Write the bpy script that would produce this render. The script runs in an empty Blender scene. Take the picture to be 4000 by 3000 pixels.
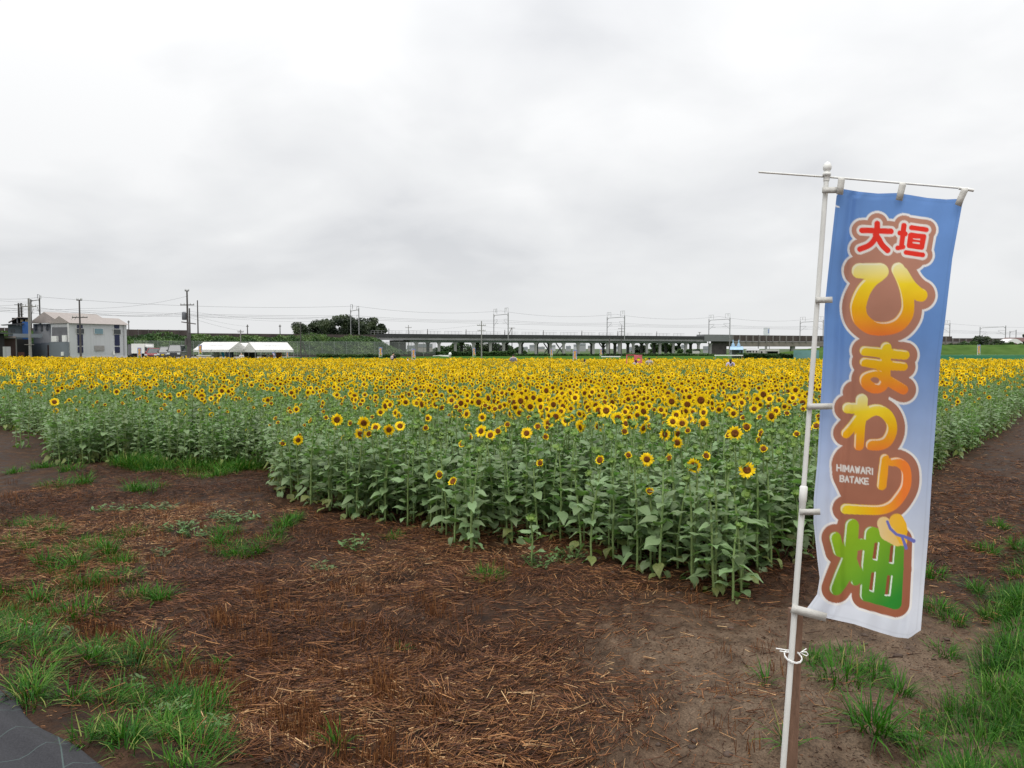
import bpy, math, random
import numpy as np
from mathutils import Vector, Matrix, Euler

random.seed(7); rng = np.random.default_rng(11)
S = bpy.context.scene
COL = S.collection
R = math.radians

# ------------------------------------------------------------------ camera, sky, sun, exposure
F_PX, PITCH, EYE = 2856.0, R(2.766), 2.2          # focal length in photo pixels, tilt down, eye height above the field
cam = bpy.data.objects.new('camera', bpy.data.cameras.new('camera')); COL.objects.link(cam)
cam.data.sensor_width = 36; cam.data.lens = 36 * F_PX / 4000
cam.data.clip_start = 0.05; cam.data.clip_end = 12000
cam.location = (0, 0, EYE); cam.rotation_euler = (R(90) - PITCH, 0, 0)
S.camera = cam

SUN_EL, SUN_AZ = R(62), R(200)
w = bpy.data.worlds.new('World'); S.world = w; w.use_nodes = True
nt = w.node_tree; nt.nodes.clear()
def N(t, kind, **kw):
    n = t.nodes.new(kind)
    for k, v in kw.items():
        if k in n.inputs: n.inputs[k].default_value = v
        else: setattr(n, k, v)
    return n
def math_(t, op, a, b=None, clamp=False):
    n = t.nodes.new('ShaderNodeMath'); n.operation = op; n.use_clamp = clamp
    for i, v in enumerate((a, b)):
        if v is None: continue
        if hasattr(v, 'is_linked'): t.links.new(v, n.inputs[i])
        else: n.inputs[i].default_value = v
    return n.outputs[0]
def ramp_(t, fac, stops):
    n = t.nodes.new('ShaderNodeValToRGB'); e = n.color_ramp.elements
    while len(e) < len(stops): e.new(0.5)
    for el, (p, c) in zip(e, stops): el.position = p; el.color = (*c, 1)
    t.links.new(fac, n.inputs[0]); return n.outputs[0]
def mixc(t, fac, a, b, blend='MIX'):
    n = t.nodes.new('ShaderNodeMix'); n.data_type = 'RGBA'; n.blend_type = blend
    for i, v in ((0, fac), (6, a), (7, b)):
        if hasattr(v, 'is_linked'): t.links.new(v, n.inputs[i])
        else: n.inputs[i].default_value = v if not isinstance(v, tuple) else (*v[:3], 1)
    return n.outputs[2]
tc = N(nt, 'ShaderNodeTexCoord')
sep = N(nt, 'ShaderNodeSeparateXYZ'); nt.links.new(tc.outputs['Generated'], sep.inputs[0])
zc = math_(nt, 'MAXIMUM', sep.outputs[2], 0.0)
den = math_(nt, 'ADD', zc, 0.30)
cx_ = math_(nt, 'DIVIDE', sep.outputs[0], den); cy_ = math_(nt, 'DIVIDE', sep.outputs[1], den)
comb = N(nt, 'ShaderNodeCombineXYZ'); nt.links.new(cx_, comb.inputs[0]); nt.links.new(cy_, comb.inputs[1]); comb.inputs[2].default_value = SKY_W = 3.7
n1 = N(nt, 'ShaderNodeTexNoise', Scale=0.95, Detail=4.0, Roughness=0.45, Distortion=0.5); nt.links.new(comb.outputs[0], n1.inputs['Vector'])
n2 = N(nt, 'ShaderNodeTexNoise', Scale=3.2, Detail=5.0, Roughness=0.5, Distortion=0.3); nt.links.new(comb.outputs[0], n2.inputs['Vector'])
cl = math_(nt, 'ADD', math_(nt, 'MULTIPLY', n1.outputs[0], 0.74), math_(nt, 'MULTIPLY', n2.outputs[0], 0.26))
cloud = ramp_(nt, cl, [(0.36, (0.72, 0.73, 0.752)), (0.44, (0.825, 0.832, 0.846)), (0.51, (0.89, 0.896, 0.904)), (0.58, (0.97, 0.973, 0.976))])
# an even overcast deck is brighter overhead than at the horizon (CIE overcast sky, softened)
lift = math_(nt, 'ADD', 0.96, math_(nt, 'MULTIPLY', math_(nt, 'POWER', zc, 2.4), 1.75))
hor = N(nt, 'ShaderNodeMapRange'); hor.interpolation_type = 'SMOOTHSTEP'
hor.inputs['From Min'].default_value = 0.0; hor.inputs['From Max'].default_value = 0.16
nt.links.new(zc, hor.inputs[0])
cloud = mixc(nt, hor.outputs[0], (0.855, 0.864, 0.876), cloud)
liftc = N(nt, 'ShaderNodeCombineColor')
for i in range(3): nt.links.new(lift, liftc.inputs[i])
cloud = mixc(nt, 1.0, cloud, liftc.outputs[0], 'MULTIPLY')
sky = N(nt, 'ShaderNodeTexSky'); sky.sky_type = 'NISHITA'; sky.sun_disc = False
sky.sun_elevation = SUN_EL; sky.sun_rotation = SUN_AZ
bg1 = N(nt, 'ShaderNodeBackground', Strength=1.0); nt.links.new(cloud, bg1.inputs[0])
bg2 = N(nt, 'ShaderNodeBackground', Strength=0.1); nt.links.new(sky.outputs[0], bg2.inputs[0])
mx = N(nt, 'ShaderNodeMixShader'); mx.inputs[0].default_value = 0.05
nt.links.new(bg1.outputs[0], mx.inputs[1]); nt.links.new(bg2.outputs[0], mx.inputs[2])
out = N(nt, 'ShaderNodeOutputWorld'); nt.links.new(mx.outputs[0], out.inputs[0])

sun = bpy.data.objects.new('sun', bpy.data.lights.new('sun', 'SUN')); COL.objects.link(sun)
sun.data.energy = 1.5; sun.data.angle = R(35); sun.data.color = (1.0, 0.97, 0.93)
sun.rotation_euler = (R(90) - SUN_EL, 0, R(180) - SUN_AZ + R(0))
S.view_settings.view_transform = 'Standard'; S.view_settings.look = 'None'
S.view_settings.exposure = 0.0; S.view_settings.gamma = 1.0; S.view_settings.use_curve_mapping = False
S.cycles.max_bounces = 6; S.cycles.diffuse_bounces = 3; S.cycles.glossy_bounces = 2; S.cycles.transmission_bounces = 4
S.cycles.transparent_max_bounces = 8; S.cycles.use_denoising = True
S.cycles.use_adaptive_sampling = False

# ------------------------------------------------------------------ where a pixel of the photograph lies in the world
CP, SP = math.cos(PITCH), math.sin(PITCH)
def ray(px, py):
    u, v = (px - 2000) / F_PX, (1500 - py) / F_PX
    return Vector((u, CP + v * SP, -SP + v * CP))
def at(px, py, z=0.0):
    r = ray(px, py); return Vector((0, 0, EYE)) + r * ((z - EYE) / r.z)
def P(px, py, d):
    r = ray(px, py); return Vector((0, 0, EYE)) + r * (d / r.y)
def to_px(x, y, z):
    x, y, z = np.asarray(x, float), np.asarray(y, float), np.asarray(z, float) - EYE
    dep = y * CP - z * SP; up = y * SP + z * CP
    return 2000 + F_PX * x / dep, 1500 - F_PX * up / dep
def Zp(py, d): return P(2000, py, d).z
def Xp(px, d, py=1362): return P(px, py, d).x

# ------------------------------------------------------------------ helpers: noise, materials, meshes, tags
def _h(ix, iy, seed):
    n = (ix * 374761393 + iy * 668265263 + seed * 974634541) & 0xffffffff
    n = ((n ^ (n >> 13)) * 1274126177) & 0xffffffff
    return ((n ^ (n >> 16)) & 0xffff) / 65535.0
def vnoise(x, y, scale, seed=0):
    x = np.asarray(x, float) / scale; y = np.asarray(y, float) / scale
    ix, iy = np.floor(x).astype(np.int64), np.floor(y).astype(np.int64)
    fx, fy = x - ix, y - iy; fx = fx * fx * (3 - 2 * fx); fy = fy * fy * (3 - 2 * fy)
    a, b, c, d = _h(ix, iy, seed), _h(ix + 1, iy, seed), _h(ix, iy + 1, seed), _h(ix + 1, iy + 1, seed)
    return (a + (b - a) * fx) * (1 - fy) + (c + (d - c) * fx) * fy
def sst(a, b, x):
    t = np.clip((np.asarray(x, float) - a) / (b - a), 0, 1); return t * t * (3 - 2 * t)

def srgb(*c): return tuple(((v / 255) / 12.92 if v / 255 < 0.04045 else ((v / 255 + 0.055) / 1.055) ** 2.4) for v in c)
MATS = {}
def mat(name, col, rough=0.65, var=0.18, scale=3.0, bump=0.0, bscale=40.0, metal=0.0, spec=0.4, rnd=0.0, col2=None, stretch=None):
    if name in MATS: return MATS[name]
    m = bpy.data.materials.new(name); m.use_nodes = True; t = m.node_tree
    b = t.nodes['Principled BSDF']; b.inputs['Roughness'].default_value = rough; b.inputs['Metallic'].default_value = metal
    b.inputs['Specular IOR Level'].default_value = spec
    co = N(t, 'ShaderNodeTexCoord'); vec = co.outputs['Object']
    if stretch:
        mp = N(t, 'ShaderNodeMapping'); mp.inputs['Scale'].default_value = stretch; t.links.new(vec, mp.inputs[0]); vec = mp.outputs[0]
    nz = N(t, 'ShaderNodeTexNoise', Scale=scale, Detail=5.0, Roughness=0.6); t.links.new(vec, nz.inputs['Vector'])
    c2 = col2 or tuple(c * (1 - var) for c in col); c1 = tuple(min(1, c * (1 + var)) for c in col) if not col2 else col
    c = ramp_(t, nz.outputs[0], [(0.32, c2), (0.68, c1)])
    if rnd:
        oi = N(t, 'ShaderNodeObjectInfo')
        hsv = N(t, 'ShaderNodeHueSaturation'); t.links.new(c, hsv.inputs['Color'])
        t.links.new(math_(t, 'ADD', 1 - rnd, math_(t, 'MULTIPLY', oi.outputs['Random'], 2 * rnd)), hsv.inputs['Value'])
        t.links.new(math_(t, 'ADD', 0.5 - rnd * 0.06, math_(t, 'MULTIPLY', oi.outputs['Random'], rnd * 0.12)), hsv.inputs['Hue'])
        c = hsv.outputs[0]
    t.links.new(c, b.inputs['Base Color'])
    if bump:
        nb = N(t, 'ShaderNodeTexNoise', Scale=bscale, Detail=4.0); t.links.new(vec, nb.inputs['Vector'])
        bp = N(t, 'ShaderNodeBump', Strength=bump, Distance=0.02); t.links.new(nb.outputs[0], bp.inputs['Height']); t.links.new(bp.outputs[0], b.inputs['Normal'])
    MATS[name] = m; return m
def leafmat(name, col, trans, rough=0.5, rnd=0.25, attr=None, spec=0.35, tw=0.3, under=None, scale=9.0):
    """thin plant tissue: principled face plus a translucent share, value varied per object and by a noise"""
    if name in MATS: return MATS[name]
    m = bpy.data.materials.new(name); m.use_nodes = True; t = m.node_tree
    b = t.nodes['Principled BSDF']; b.inputs['Roughness'].default_value = rough; b.inputs['Specular IOR Level'].default_value = spec
    oi = N(t, 'ShaderNodeObjectInfo'); co = N(t, 'ShaderNodeTexCoord')
    nz = N(t, 'ShaderNodeTexNoise', Scale=scale, Detail=4.0); t.links.new(co.outputs['Object'], nz.inputs['Vector'])
    c = ramp_(t, nz.outputs[0], [(0.3, tuple(v * 0.78 for v in col)), (0.7, tuple(v * 1.2 for v in col))])
    if under:
        ge = N(t, 'ShaderNodeNewGeometry'); c = mixc(t, ge.outputs['Backfacing'], c, under)
    if attr:
        at_ = N(t, 'ShaderNodeAttribute'); at_.attribute_name = attr
        c = mixc(t, 1.0, c, at_.outputs['Color'], 'MULTIPLY')
    if rnd:
        hsv = N(t, 'ShaderNodeHueSaturation'); t.links.new(c, hsv.inputs['Color'])
        t.links.new(math_(t, 'ADD', 1 - rnd, math_(t, 'MULTIPLY', oi.outputs['Random'], 2 * rnd)), hsv.inputs['Value'])
        t.links.new(math_(t, 'ADD', 0.5 - rnd * 0.05, math_(t, 'MULTIPLY', oi.outputs['Random'], rnd * 0.1)), hsv.inputs['Hue'])
        c = hsv.outputs[0]
    t.links.new(c, b.inputs['Base Color'])
    tr = N(t, 'ShaderNodeBsdfTranslucent'); tcn = mixc(t, 1.0, c, trans, 'MULTIPLY'); t.links.new(tcn, tr.inputs[0])
    ms = N(t, 'ShaderNodeMixShader'); ms.inputs[0].default_value = tw
    t.links.new(b.outputs[0], ms.inputs[1]); t.links.new(tr.outputs[0], ms.inputs[2])
    t.links.new(ms.outputs[0], t.nodes['Material Output'].inputs[0])
    MATS[name] = m; return m

class MB:
    """collects vertices and faces, then links them as one mesh object"""
    def __init__(s): s.v, s.f, s.m = [], [], []
    def add(s, vs, fs, mi=0):
        o = len(s.v); s.v += [tuple(p) for p in vs]; s.f += [tuple(i + o for i in q) for q in fs]; s.m += [mi] * len(fs); return s
    def hexa(s, p, mi=0):   # 8 points: bottom ring 0-3, top ring 4-7
        return s.add(p, [(3, 2, 1, 0), (4, 5, 6, 7), (0, 1, 5, 4), (1, 2, 6, 5), (2, 3, 7, 6), (3, 0, 4, 7)], mi)
    def box(s, x0, x1, y0, y1, z0, z1, mi=0):
        return s.hexa([(x0, y0, z0), (x1, y0, z0), (x1, y1, z0), (x0, y1, z0), (x0, y0, z1), (x1, y0, z1), (x1, y1, z1), (x0, y1, z1)], mi)
    def wallbox(s, a, b, z0, z1, t, mi=0):
        """box on a ground line a-b, thickness t to its left side (away from the viewer when a is left of b)"""
        a, b = Vector(a[:2]), Vector(b[:2]); n = Vector((-(b - a).y, (b - a).x)).normalized() * t
        q = [a, b, b + n, a + n]
        z0 = z0 if isinstance(z0, (list, tuple)) else (z0, z0); z1 = z1 if isinstance(z1, (list, tuple)) else (z1, z1)
        zz0 = (z0[0], z0[1], z0[1], z0[0]); zz1 = (z1[0], z1[1], z1[1], z1[0])
        return s.hexa([(p.x, p.y, zz0[i]) for i, p in enumerate(q)] + [(p.x, p.y, zz1[i]) for i, p in enumerate(q)], mi)
    def tube(s, pts, r, n=6, mi=0, caps=True):
        pts = [Vector(p) for p in pts]; rs = r if isinstance(r, (list, tuple)) else [r] * len(pts); o = len(s.v); prev = None
        for i, p in enumerate(pts):
            d = (pts[min(i + 1, len(pts) - 1)] - pts[max(i - 1, 0)])
            d = d.normalized() if d.length > 1e-9 else Vector((0, 0, 1))
            if prev is None: a = d.orthogonal().normalized()
            else: a = (prev - d * prev.dot(d)); a = a.normalized() if a.length > 1e-6 else d.orthogonal().normalized()
            prev = a; b = d.cross(a)
            s.v += [tuple(p + (a * math.cos(6.28318 * k / n) + b * math.sin(6.28318 * k / n)) * rs[i]) for k in range(n)]
        for i in range(len(pts) - 1):
            for k in range(n):
                s.f.append((o + i * n + k, o + i * n + (k + 1) % n, o + (i + 1) * n + (k + 1) % n, o + (i + 1) * n + k)); s.m.append(mi)
        if caps:
            e = len(s.v); s.v += s.v[o:o + n] + s.v[o + (len(pts) - 1) * n:o + len(pts) * n]
            s.f.append(tuple(e + k for k in range(n - 1, -1, -1))); s.m.append(mi)
            s.f.append(tuple(e + n + k for k in range(n))); s.m.append(mi)
        return s
    def bar(s, a, b, w_, h_, mi=0):
        a, b = Vector(a), Vector(b); d = (b - a).normalized(); up = Vector((0, 0, 1)) if abs(d.z) < 0.9 else Vector((0, 1, 0))
        x = d.cross(up).normalized() * w_ / 2; y = x.cross(d).normalized() * h_ / 2
        return s.hexa([a - x - y, a + x - y, a + x + y, a - x + y, b - x - y, b + x - y, b + x + y, b - x + y], mi)
    def lathe(s, prof, c=(0, 0, 0), n=12, mi=0):
        o = len(s.v)
        for r, z in prof: s.v += [(c[0] + r * math.cos(6.28318 * k / n), c[1] + r * math.sin(6.28318 * k / n), c[2] + z) for k in range(n)]
        for i in range(len(prof) - 1):
            for k in range(n): s.f.append((o + i * n + k, o + i * n + (k + 1) % n, o + (i + 1) * n + (k + 1) % n, o + (i + 1) * n + k)); s.m.append(mi)
        s.f.append(tuple(o + k for k in range(n - 1, -1, -1))); s.m.append(mi); s.f.append(tuple(o + (len(prof) - 1) * n + k for k in range(n))); s.m.append(mi)
        return s
    def mesh(s, name, mats, smooth=False, origin=(0, 0, 0)):
        me = bpy.data.meshes.new(name); ox, oy, oz = origin
        me.from_pydata([(x - ox, y - oy, z - oz) for x, y, z in s.v], [], s.f)
        for m in (mats if isinstance(mats, (list, tuple)) else [mats]): me.materials.append(m)
        me.polygons.foreach_set('material_index', s.m)
        if smooth: me.polygons.foreach_set('use_smooth', [len(q) < 5 for q in s.f])
        me.update(); return me
    def build(s, name, mats, parent=None, smooth=False):
        """vertices are world coordinates; a parent is an un-rotated root"""
        o_ = tuple(parent.matrix_basis.translation) if parent is not None and parent.parent is None else (tuple(parent.parent.matrix_basis.translation) if parent is not None and parent.parent is not None else (0, 0, 0))
        return link(name, s.mesh(name, mats, smooth, o_), parent)
def link(name, data, parent=None):
    o = bpy.data.objects.new(name, data); COL.objects.link(o)
    if parent is not None: o.parent = parent
    return o
def tag(o, label=None, cat=None, group=None, kind=None):
    for k, v in (('label', label), ('category', cat), ('group', group), ('kind', kind)):
        if v: o[k] = v
    return o
def thing(name, label, cat, loc=(0, 0, 0), group=None):
    return tag(with_loc(link(name, None), loc), label, cat, group)
def with_loc(o, loc): o.location = loc; return o
def np_mesh(name, verts, quads, mats, smooth=False, attr=None, tri=False):
    """big meshes straight from arrays"""
    me = bpy.data.meshes.new(name); k = 3 if tri else 4
    v = np.ascontiguousarray(verts, np.float32); q = np.ascontiguousarray(quads, np.int32)
    me.vertices.add(len(v)); me.vertices.foreach_set('co', v.ravel())
    me.loops.add(q.size); me.loops.foreach_set('vertex_index', q.ravel())
    me.polygons.add(len(q)); me.polygons.foreach_set('loop_start', np.arange(0, q.size, k, dtype=np.int32))
    me.update(calc_edges=True); me.validate()
    if smooth: me.polygons.foreach_set('use_smooth', np.ones(len(me.polygons), bool))
    for m in (mats if isinstance(mats, (list, tuple)) else [mats]): me.materials.append(m)
    if attr is not None:
        a = me.color_attributes.new(attr[0], 'FLOAT_COLOR', 'POINT'); c = np.ones((len(v), 4), np.float32); c[:, :3] = attr[1]
        a.data.foreach_set('color', c.ravel())
    me.update(); return me
# ------------------------------------------------------------------ the ground
MAT_A, MAT_B = (-2.765, 3.83), (-1.815, 3.17)                      # edge of the black sheet on its raised bank
def mat_side(x, y):                                              # metres to the camera's left of that edge (positive on the sheet)
    dx, dy = MAT_B[0] - MAT_A[0], MAT_B[1] - MAT_A[1]; L = math.hypot(dx, dy)
    return ((np.asarray(x) - MAT_A[0]) * dy - (np.asarray(y) - MAT_A[1]) * dx) / L
_ga, _gb = at(4000, 2180), at(3590, 3000)
def berm_side(x, y):                                             # metres to the right of the line where the right-hand grass begins
    dx, dy = _ga.x - _gb.x, _ga.y - _gb.y; L = math.hypot(dx, dy)
    return ((np.asarray(x) - _gb.x) * dy - (np.asarray(y) - _gb.y) * dx) / L
_r0, _r1 = at(2930, 2335), at(4000, 1640)
def track_side(x, y):                                            # metres to the right of the field's right-hand edge
    dx, dy = _r1.x - _r0.x, _r1.y - _r0.y; L = math.hypot(dx, dy)
    return ((np.asarray(x) - _r0.x) * dy - (np.asarray(y) - _r0.y) * dx) / L
def gz(x, y):
    x, y = np.asarray(x, float), np.asarray(y, float)
    near = 1 - sst(16, 30, y)
    z = ((vnoise(x, y, 1.3, 1) - 0.5) * 0.08 + (vnoise(x, y, 0.45, 2) - 0.5) * 0.07 + (vnoise(x, y, 0.17, 3) - 0.5) * 0.055 + (vnoise(x, y, 0.085, 4) - 0.5) * 0.026)
    rough = 0.45 + 0.9 * vnoise(x, y, 1.1, 9)
    z = z * near * rough
    m = mat_side(x, y)
    z = z * (1 - sst(-0.25, 0.0, m) * 0.9) + 0.36 * sst(-1.15, 0.05, m) * (1 - sst(8, 14, y))
    b = berm_side(x, y)
    z = z + 0.10 * sst(-0.05, 0.35, b) * near - 0.05 * np.exp(-((b + 0.12) / 0.16) ** 2) * near
    t = track_side(x, y)
    for c in (0.75, 1.75): z = z - 0.05 * np.exp(-((t - c) / 0.22) ** 2) * sst(6, 8, y) * (1 - sst(30, 50, y))
    return z
def axis(lo, hi, step, far):
    a = list(np.arange(lo, hi + 1e-6, step)); s, v = step, hi; pos = []
    while v < far: s *= 1.22; v += s; pos.append(v)
    s, v = step, lo; neg = []
    while v > -far: s *= 1.22; v -= s; neg.append(v)
    return np.array(neg[::-1] + a + pos)
gx, gy = axis(-8.5, 8.5, 0.045, 6000), axis(2.6, 11.5, 0.045, 6000)
X, Y = np.meshgrid(gx, gy); V = np.stack([X.ravel(), Y.ravel(), gz(X, Y).ravel()], 1)
nx, ny = len(gx), len(gy); I = np.arange(nx * ny).reshape(ny, nx)
Q = np.stack([I[:-1, :-1].ravel(), I[:-1, 1:].ravel(), I[1:, 1:].ravel(), I[1:, :-1].ravel()], 1)
def soil_material():
    m = bpy.data.materials.new('wet_soil'); m.use_nodes = True; t = m.node_tree; b = t.nodes['Principled BSDF']
    co = N(t, 'ShaderNodeTexCoord'); v = co.outputs['Object']
    big = N(t, 'ShaderNodeTexNoise', Scale=0.8, Detail=4.0, Roughness=0.55); t.links.new(v, big.inputs['Vector'])
    mid = N(t, 'ShaderNodeTexNoise', Scale=6.0, Detail=6.0, Roughness=0.62); t.links.new(v, mid.inputs['Vector'])
    fine = N(t, 'ShaderNodeTexNoise', Scale=75.0, Detail=6.0, Roughness=0.72); t.links.new(v, fine.inputs['Vector'])
    sx = N(t, 'ShaderNodeSeparateXYZ'); t.links.new(v, sx.inputs[0])
    # the clay is paler where it has been washed smooth, on the right of the headland
    smooth = N(t, 'ShaderNodeMapRange'); smooth.interpolation_type = 'SMOOTHSTEP'
    smooth.inputs['From Min'].default_value = -0.1; smooth.inputs['From Max'].default_value = 1.3
    t.links.new(math_(t, 'ADD', sx.outputs[0], math_(t, 'MULTIPLY', math_(t, 'SUBTRACT', big.outputs[0], 0.5), 2.6)), smooth.inputs[0])
    ynear = N(t, 'ShaderNodeMapRange'); ynear.interpolation_type = 'SMOOTHSTEP'
    ynear.inputs['From Min'].default_value = 6.8; ynear.inputs['From Max'].default_value = 5.0
    t.links.new(sx.outputs[1], ynear.inputs[0])
    sm = math_(t, 'MULTIPLY', smooth.outputs[0], ynear.outputs[0])
    dark = ramp_(t, mid.outputs[0], [(0.34, (0.014, 0.0068, 0.0038)), (0.52, (0.038, 0.0190, 0.0100)), (0.70, (0.084, 0.047, 0.027))])
    pale = ramp_(t, mid.outputs[0], [(0.30, (0.050, 0.031, 0.019)), (0.50, (0.112, 0.077, 0.051)), (0.75, (0.158, 0.117, 0.083))])
    c = mixc(t, sm, dark, pale)
    fr = ramp_(t, fine.outputs[0], [(0.36, (0.55, 0.54, 0.53)), (0.50, (0.95, 0.95, 0.95)), (0.64, (1.38, 1.36, 1.34))])
    c = mixc(t, 1.0, c, fr, 'MULTIPLY')
    far = N(t, 'ShaderNodeMapRange'); far.inputs['From Min'].default_value = 55; far.inputs['From Max'].default_value = 62; t.links.new(sx.outputs[1], far.inputs[0])
    c = mixc(t, far.outputs[0], c, (0.045, 0.075, 0.022))
    t.links.new(c, b.inputs['Base Color'])
    t.links.new(ramp_(t, mid.outputs[0], [(0.3, (0.42, 0.42, 0.42)), (0.6, (0.8, 0.8, 0.8))]), b.inputs['Roughness'])
    b.inputs['Specular IOR Level'].default_value = 0.10
    h = math_(t, 'ADD', math_(t, 'MULTIPLY', mid.outputs[0], 0.7), math_(t, 'MULTIPLY', fine.outputs[0], 0.3))
    bp = N(t, 'ShaderNodeBump', Strength=0.9, Distance=0.025); t.links.new(h, bp.inputs['Height']); t.links.new(bp.outputs[0], b.inputs['Normal'])
    return m
tag(link('ground', np_mesh('ground', V, Q, soil_material(), smooth=True)), kind='structure')

# clods of earth lying on the headland
def in_region(px, py):
    return (px > -150) & (px < 4150) & (py > 1600) & (py < 3150)
ico = [(0, 0, 1), (.89, 0, .45), (.28, .85, .45), (-.72, .53, .45), (-.72, -.53, .45), (.28, -.85, .45), (.72, .53, -.45), (-.28, .85, -.45), (-.89, 0, -.45), (-.28, -.85, -.45), (.72, -.53, -.45), (0, 0, -1)]
icf = np.array([(0, 1, 2), (0, 2, 3), (0, 3, 4), (0, 4, 5), (0, 5, 1), (1, 6, 2), (2, 7, 3), (3, 8, 4), (4, 9, 5), (5, 10, 1), (6, 7, 2), (7, 8, 3), (8, 9, 4), (9, 10, 5), (10, 6, 1), (11, 7, 6), (11, 8, 7), (11, 9, 8), (11, 10, 9), (11, 6, 10)])
n = 9000
cxx = rng.uniform(-8, 9, n); cyy = rng.uniform(3.2, 13, n)
keep = (rng.random(n) < 0.15 + 0.85 * sst(0.45, 0.75, vnoise(cxx, cyy, 0.9, 31))) & (berm_side(cxx, cyy) < 0) & (mat_side(cxx, cyy) < -0.5)
cxx, cyy = cxx[keep], cyy[keep]; n = len(cxx)
rad = 0.005 + 0.024 * rng.random(n) ** 5
B = np.array(ico)[None] * rad[:, None, None] * rng.uniform(0.6, 1.3, (n, 12, 1)) * np.array([1.25, 1.0, 0.6])
B = B + np.stack([cxx, cyy, gz(cxx, cyy) + rad * 0.15], 1)[:, None]
T = (icf[None] + (np.arange(n) * 12)[:, None, None]).reshape(-1, 3)
tag(link('earth_clods', np_mesh('earth_clods', B.reshape(-1, 3), T, mat('clod', (0.060, 0.039, 0.028), 0.85, 0.45, 9, 0.5, 70), smooth=True, tri=True)), kind='stuff')

# ------------------------------------------------------------------ straw, stubble
def straw_density(px, py, x, y):
    d = 0.62 + 0.38 * (1 - sst(1700, 2500, px)) * sst(2000, 2250, py)
    d = d * (1 - 0.80 * sst(2050, 2750, px) * sst(2180, 2480, py))
    d = d * (1 - 0.45 * sst(2900, 3300, px))
    d = d * (1 + 0.45 * (1 - sst(900, 1500, px)) * (1 - sst(2350, 2550, py)))
    d = d * (0.38 + 0.90 * sst(0.25, 0.60, vnoise(x, y, 0.75, 41)) + 0.35 * sst(0.5, 0.8, vnoise(x, y, 0.25, 42)))
    d = d * np.where(mat_side(x, y) > -0.35, 0.15, 1) * np.where(berm_side(x, y) > 0.05, 0.12, 1)
    return d
def sticks(x, y, z, yaw, pitch, L, r, bend=0.0):
    """three-sided straws as arrays; returns vertices (n*9) and quads"""
    n = len(x); d = np.stack([np.cos(yaw) * np.cos(pitch), np.sin(yaw) * np.cos(pitch), np.sin(pitch)], 1)
    s = np.stack([-np.sin(yaw), np.cos(yaw), np.zeros(n)], 1); u = np.cross(d, s)
    c0 = np.stack([x, y, z], 1); V = np.zeros((n, 6, 3))
    for j, (tt) in enumerate((0, 1.0)):
        c = c0 + d * (L * tt)[:, None] + (u * (bend * L * (0.25 if j == 1 else 0))[:, None] if np.ndim(bend) else 0)
        for k in range(3):
            a = 2.094 * k; rr = r * (1 if j < 1 else 0.8)
            V[:, j * 3 + k] = c + s * (np.cos(a) * rr)[:, None] + u * (np.sin(a) * rr)[:, None]
    q = []
    for j in (0,):
        for k in range(3): q.append((j * 3 + k, j * 3 + (k + 1) % 3, j * 3 + 3 + (k + 1) % 3, j * 3 + 3 + k))
    Q = (np.array(q)[None] + (np.arange(n) * 6)[:, None, None]).reshape(-1, 4)
    return V.reshape(-1, 3), Q
def attr_mat(name, rough, stops, trans=None, tw=0.0, spec=0.3):
    """a colour ramp driven by each piece's own random value (red channel of 'rnd'); green channel scales the value"""
    m = bpy.data.materials.new(name); m.use_nodes = True; t = m.node_tree; b = t.nodes['Principled BSDF']
    a = N(t, 'ShaderNodeAttribute'); a.attribute_name = 'rnd'
    sp = N(t, 'ShaderNodeSeparateColor'); t.links.new(a.outputs['Color'], sp.inputs[0])
    c = ramp_(t, sp.outputs[0], stops)
    g = N(t, 'ShaderNodeCombineColor')
    for i in range(3): t.links.new(sp.outputs[1], g.inputs[i])
    c = mixc(t, 1.0, c, g.outputs[0], 'MULTIPLY')
    t.links.new(c, b.inputs['Base Color']); b.inputs['Roughness'].default_value = rough; b.inputs['Specular IOR Level'].default_value = spec
    if tw:
        tr = N(t, 'ShaderNodeBsdfTranslucent'); t.links.new(mixc(t, 1.0, c, trans, 'MULTIPLY'), tr.inputs[0])
        ms = N(t, 'ShaderNodeMixShader'); ms.inputs[0].default_value = tw
        t.links.new(b.outputs[0], ms.inputs[1]); t.links.new(tr.outputs[0], ms.inputs[2]); t.links.new(ms.outputs[0], t.nodes['Material Output'].inputs[0])
    return m
STRAW = attr_mat('straw', 0.5, [(0.0, (0.026, 0.0095, 0.0045)), (0.36, (0.082, 0.030, 0.0125)), (0.64, (0.195, 0.076, 0.028)), (0.86, (0.37, 0.175, 0.064)), (1.0, (0.58, 0.38, 0.19))])
n = 400000
x = rng.uniform(-7.5, 8.5, n); y = 3.3 * (4.4 ** rng.random(n))
px, py = to_px(x, y, 0 * x)
keep = in_region(px, py) & (rng.random(n) < straw_density(px, py, x, y) * 0.80)
x, y = x[keep], y[keep]; n = len(x)
L = 0.018 + 0.10 * rng.random(n) ** 1.6 + 0.09 * (rng.random(n) > 0.93); yaw = 0.25 + 4.2 * (vnoise(x, y, 0.5, 47) - 0.5) + rng.normal(0, 0.55, n) + np.pi * (rng.random(n) > 0.5)
pit = np.abs(rng.normal(0, 0.13, n)); pit[rng.random(n) > 0.93] += 0.35
thick = sst(0.35, 0.65, vnoise(x, y, 0.75, 41))
V, Q = sticks(x, y, gz(x, y) + 0.004 + 0.038 * rng.random(n) * thick, yaw, pit, L, rng.uniform(0.0010, 0.0036, n) * (0.7 + 0.6 * rng.random(n)), 0.0)
val = np.clip(rng.beta(1.7, 2.1, n) + (vnoise(x, y, 1.4, 43) - 0.5) * 0.5, 0, 1)
col = np.repeat(np.stack([val, rng.uniform(0.7, 1.15, n), val], 1), 6, 0)
tag(link('loose_straw', np_mesh('loose_straw', V, Q, STRAW, attr=('rnd', col))), kind='stuff')
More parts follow.
